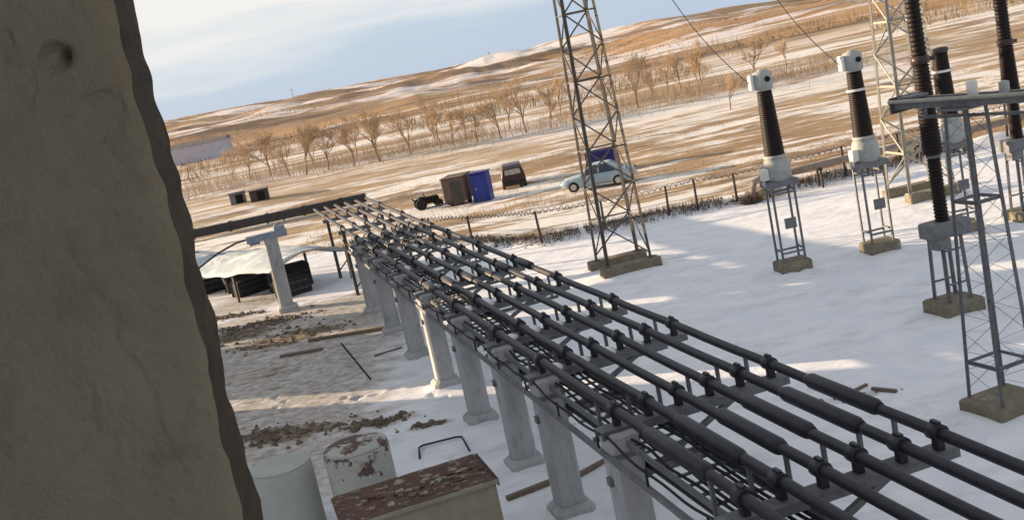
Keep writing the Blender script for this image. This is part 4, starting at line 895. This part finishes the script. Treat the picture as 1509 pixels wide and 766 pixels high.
strip('plank', (-1.2, 22.6), (0.0, 23.1), .14, .12, 'wood', 'dark board lying by the foot of a near post', 'plank', 'planks under the trestle')
strip('stick', (7.0, 24.5), (7.75, 24.95), .07, .07, 'wood', 'short dark stick on the snow right of the tubes', 'stick', 'sticks right of the tubes')
strip('stick', (7.75, 24.6), (8.15, 24.1), .09, .09, 'wood', 'thicker dark stick end on the snow right of the tubes', 'stick', 'sticks right of the tubes')
t = thing('bent_rod', 'thin bent metal rod lying in the snow behind the rusty cabinet', 'rod', (-2.8, 27.2, gz(-2.8, 27.2) + .03))
MB().tube([(-.55, -.75, .02), (-.6, .02, .03), (-.5, .12, .04), (.4, .18, .05), (.55, .1, .05), (.75, -1.0, .03)], .028, 6).build('rod', 'clamp_steel', t)
def drum(label, c, r, h, m, dome):
    t = thing('storage_drum', label, 'drum', (c[0], c[1], 0), 0, 'drums beside the wall')
    MB().lathe([(r * .98, -.15), (r, 0), (r, h - .05), (r - .02, h)], n=40).build('shell', m, t)
    prof = [(r - .015, h - .01)] + [(r * math.cos(k * .157), h + dome * math.sin(k * .157) + .003) for k in range(1, 10)]
    MB().lathe(prof, n=40).build('lid', m, t)
    return t
t = drum('plain grey upright drum in the lower left beside the wall edge', (-6.12, 23.6), 0.72, 1.55, 'drum_grey', .10)
t2 = drum('stained grey upright drum between the plain drum and the rusty cabinet', (-4.30, 23.35), 0.74, 1.70, 'drum_stained', .12)
def cabinet():
    c = Vector((-2.72, 19.35, 0)); t = thing('rusty_cabinet', 'beige metal cabinet with rusty flaking brown top in the lower foreground', 'cabinet', c, TRZ)
    MB().bevbox((0, 0, .92), (2.86, 1.56, 2.0), .03).build('body', 'cabinet_beige', t)
    n = 40; m = 24; mb = MB(); vs = []
    for j in range(m):
        for i in range(n):
            x = -1.47 + 2.94 * i / (n - 1); y = -.82 + 1.64 * j / (m - 1); vs.append((x, y, 1.955 + .035 * float(fbm(x * 3 + 9, y * 3 + 9, 4, 70)) - .03 * (abs(x) > 1.44)))
    mb.add(vs, [(j * n + i, j * n + i + 1, (j + 1) * n + i + 1, (j + 1) * n + i) for j in range(m - 1) for i in range(n - 1)], False); mb.build('rusty_top', 'rust_top', t)
    MB().box((0, -.835, 1.93), (2.96, .04, .07)).build('front_lip', 'cabinet_beige', t); MB().box((1.478, 0, 1.90), (.03, 1.6, .14)).build('side_lip', 'dark_steel', t)
    MB().box((1.445, .0, .9), (.03, .9, 1.7)).build('side_panel', 'black_hole', t)
    r = random.Random(9)
    for i in range(60):
        x = r.gauss(.15, .75); y = r.gauss(-.05, .33)
        if abs(x) > 1.38 or abs(y) > .74: continue
        s = r.uniform(.025, .085); k = r.randint(5, 7); vs = []
        for q in range(k):
            th = 6.283 * q / k; vs.append((x + s * r.uniform(.5, 1.2) * math.cos(th) * 1.5, y + s * r.uniform(.5, 1.2) * math.sin(th), 1.99 + r.uniform(0, .03)))
        b = [(v[0], v[1], 1.95) for v in vs]
        MB().add(vs + b, [tuple(range(k))] + [(q, (q + 1) % k + 0, (q + 1) % k + k, q + k)[::-1] for q in range(k)]).build('paint_flake', r.choice(['cabinet_beige', 'rust_top', 'wood', 'brown_board', 'cabinet_beige']), t)
cabinet()
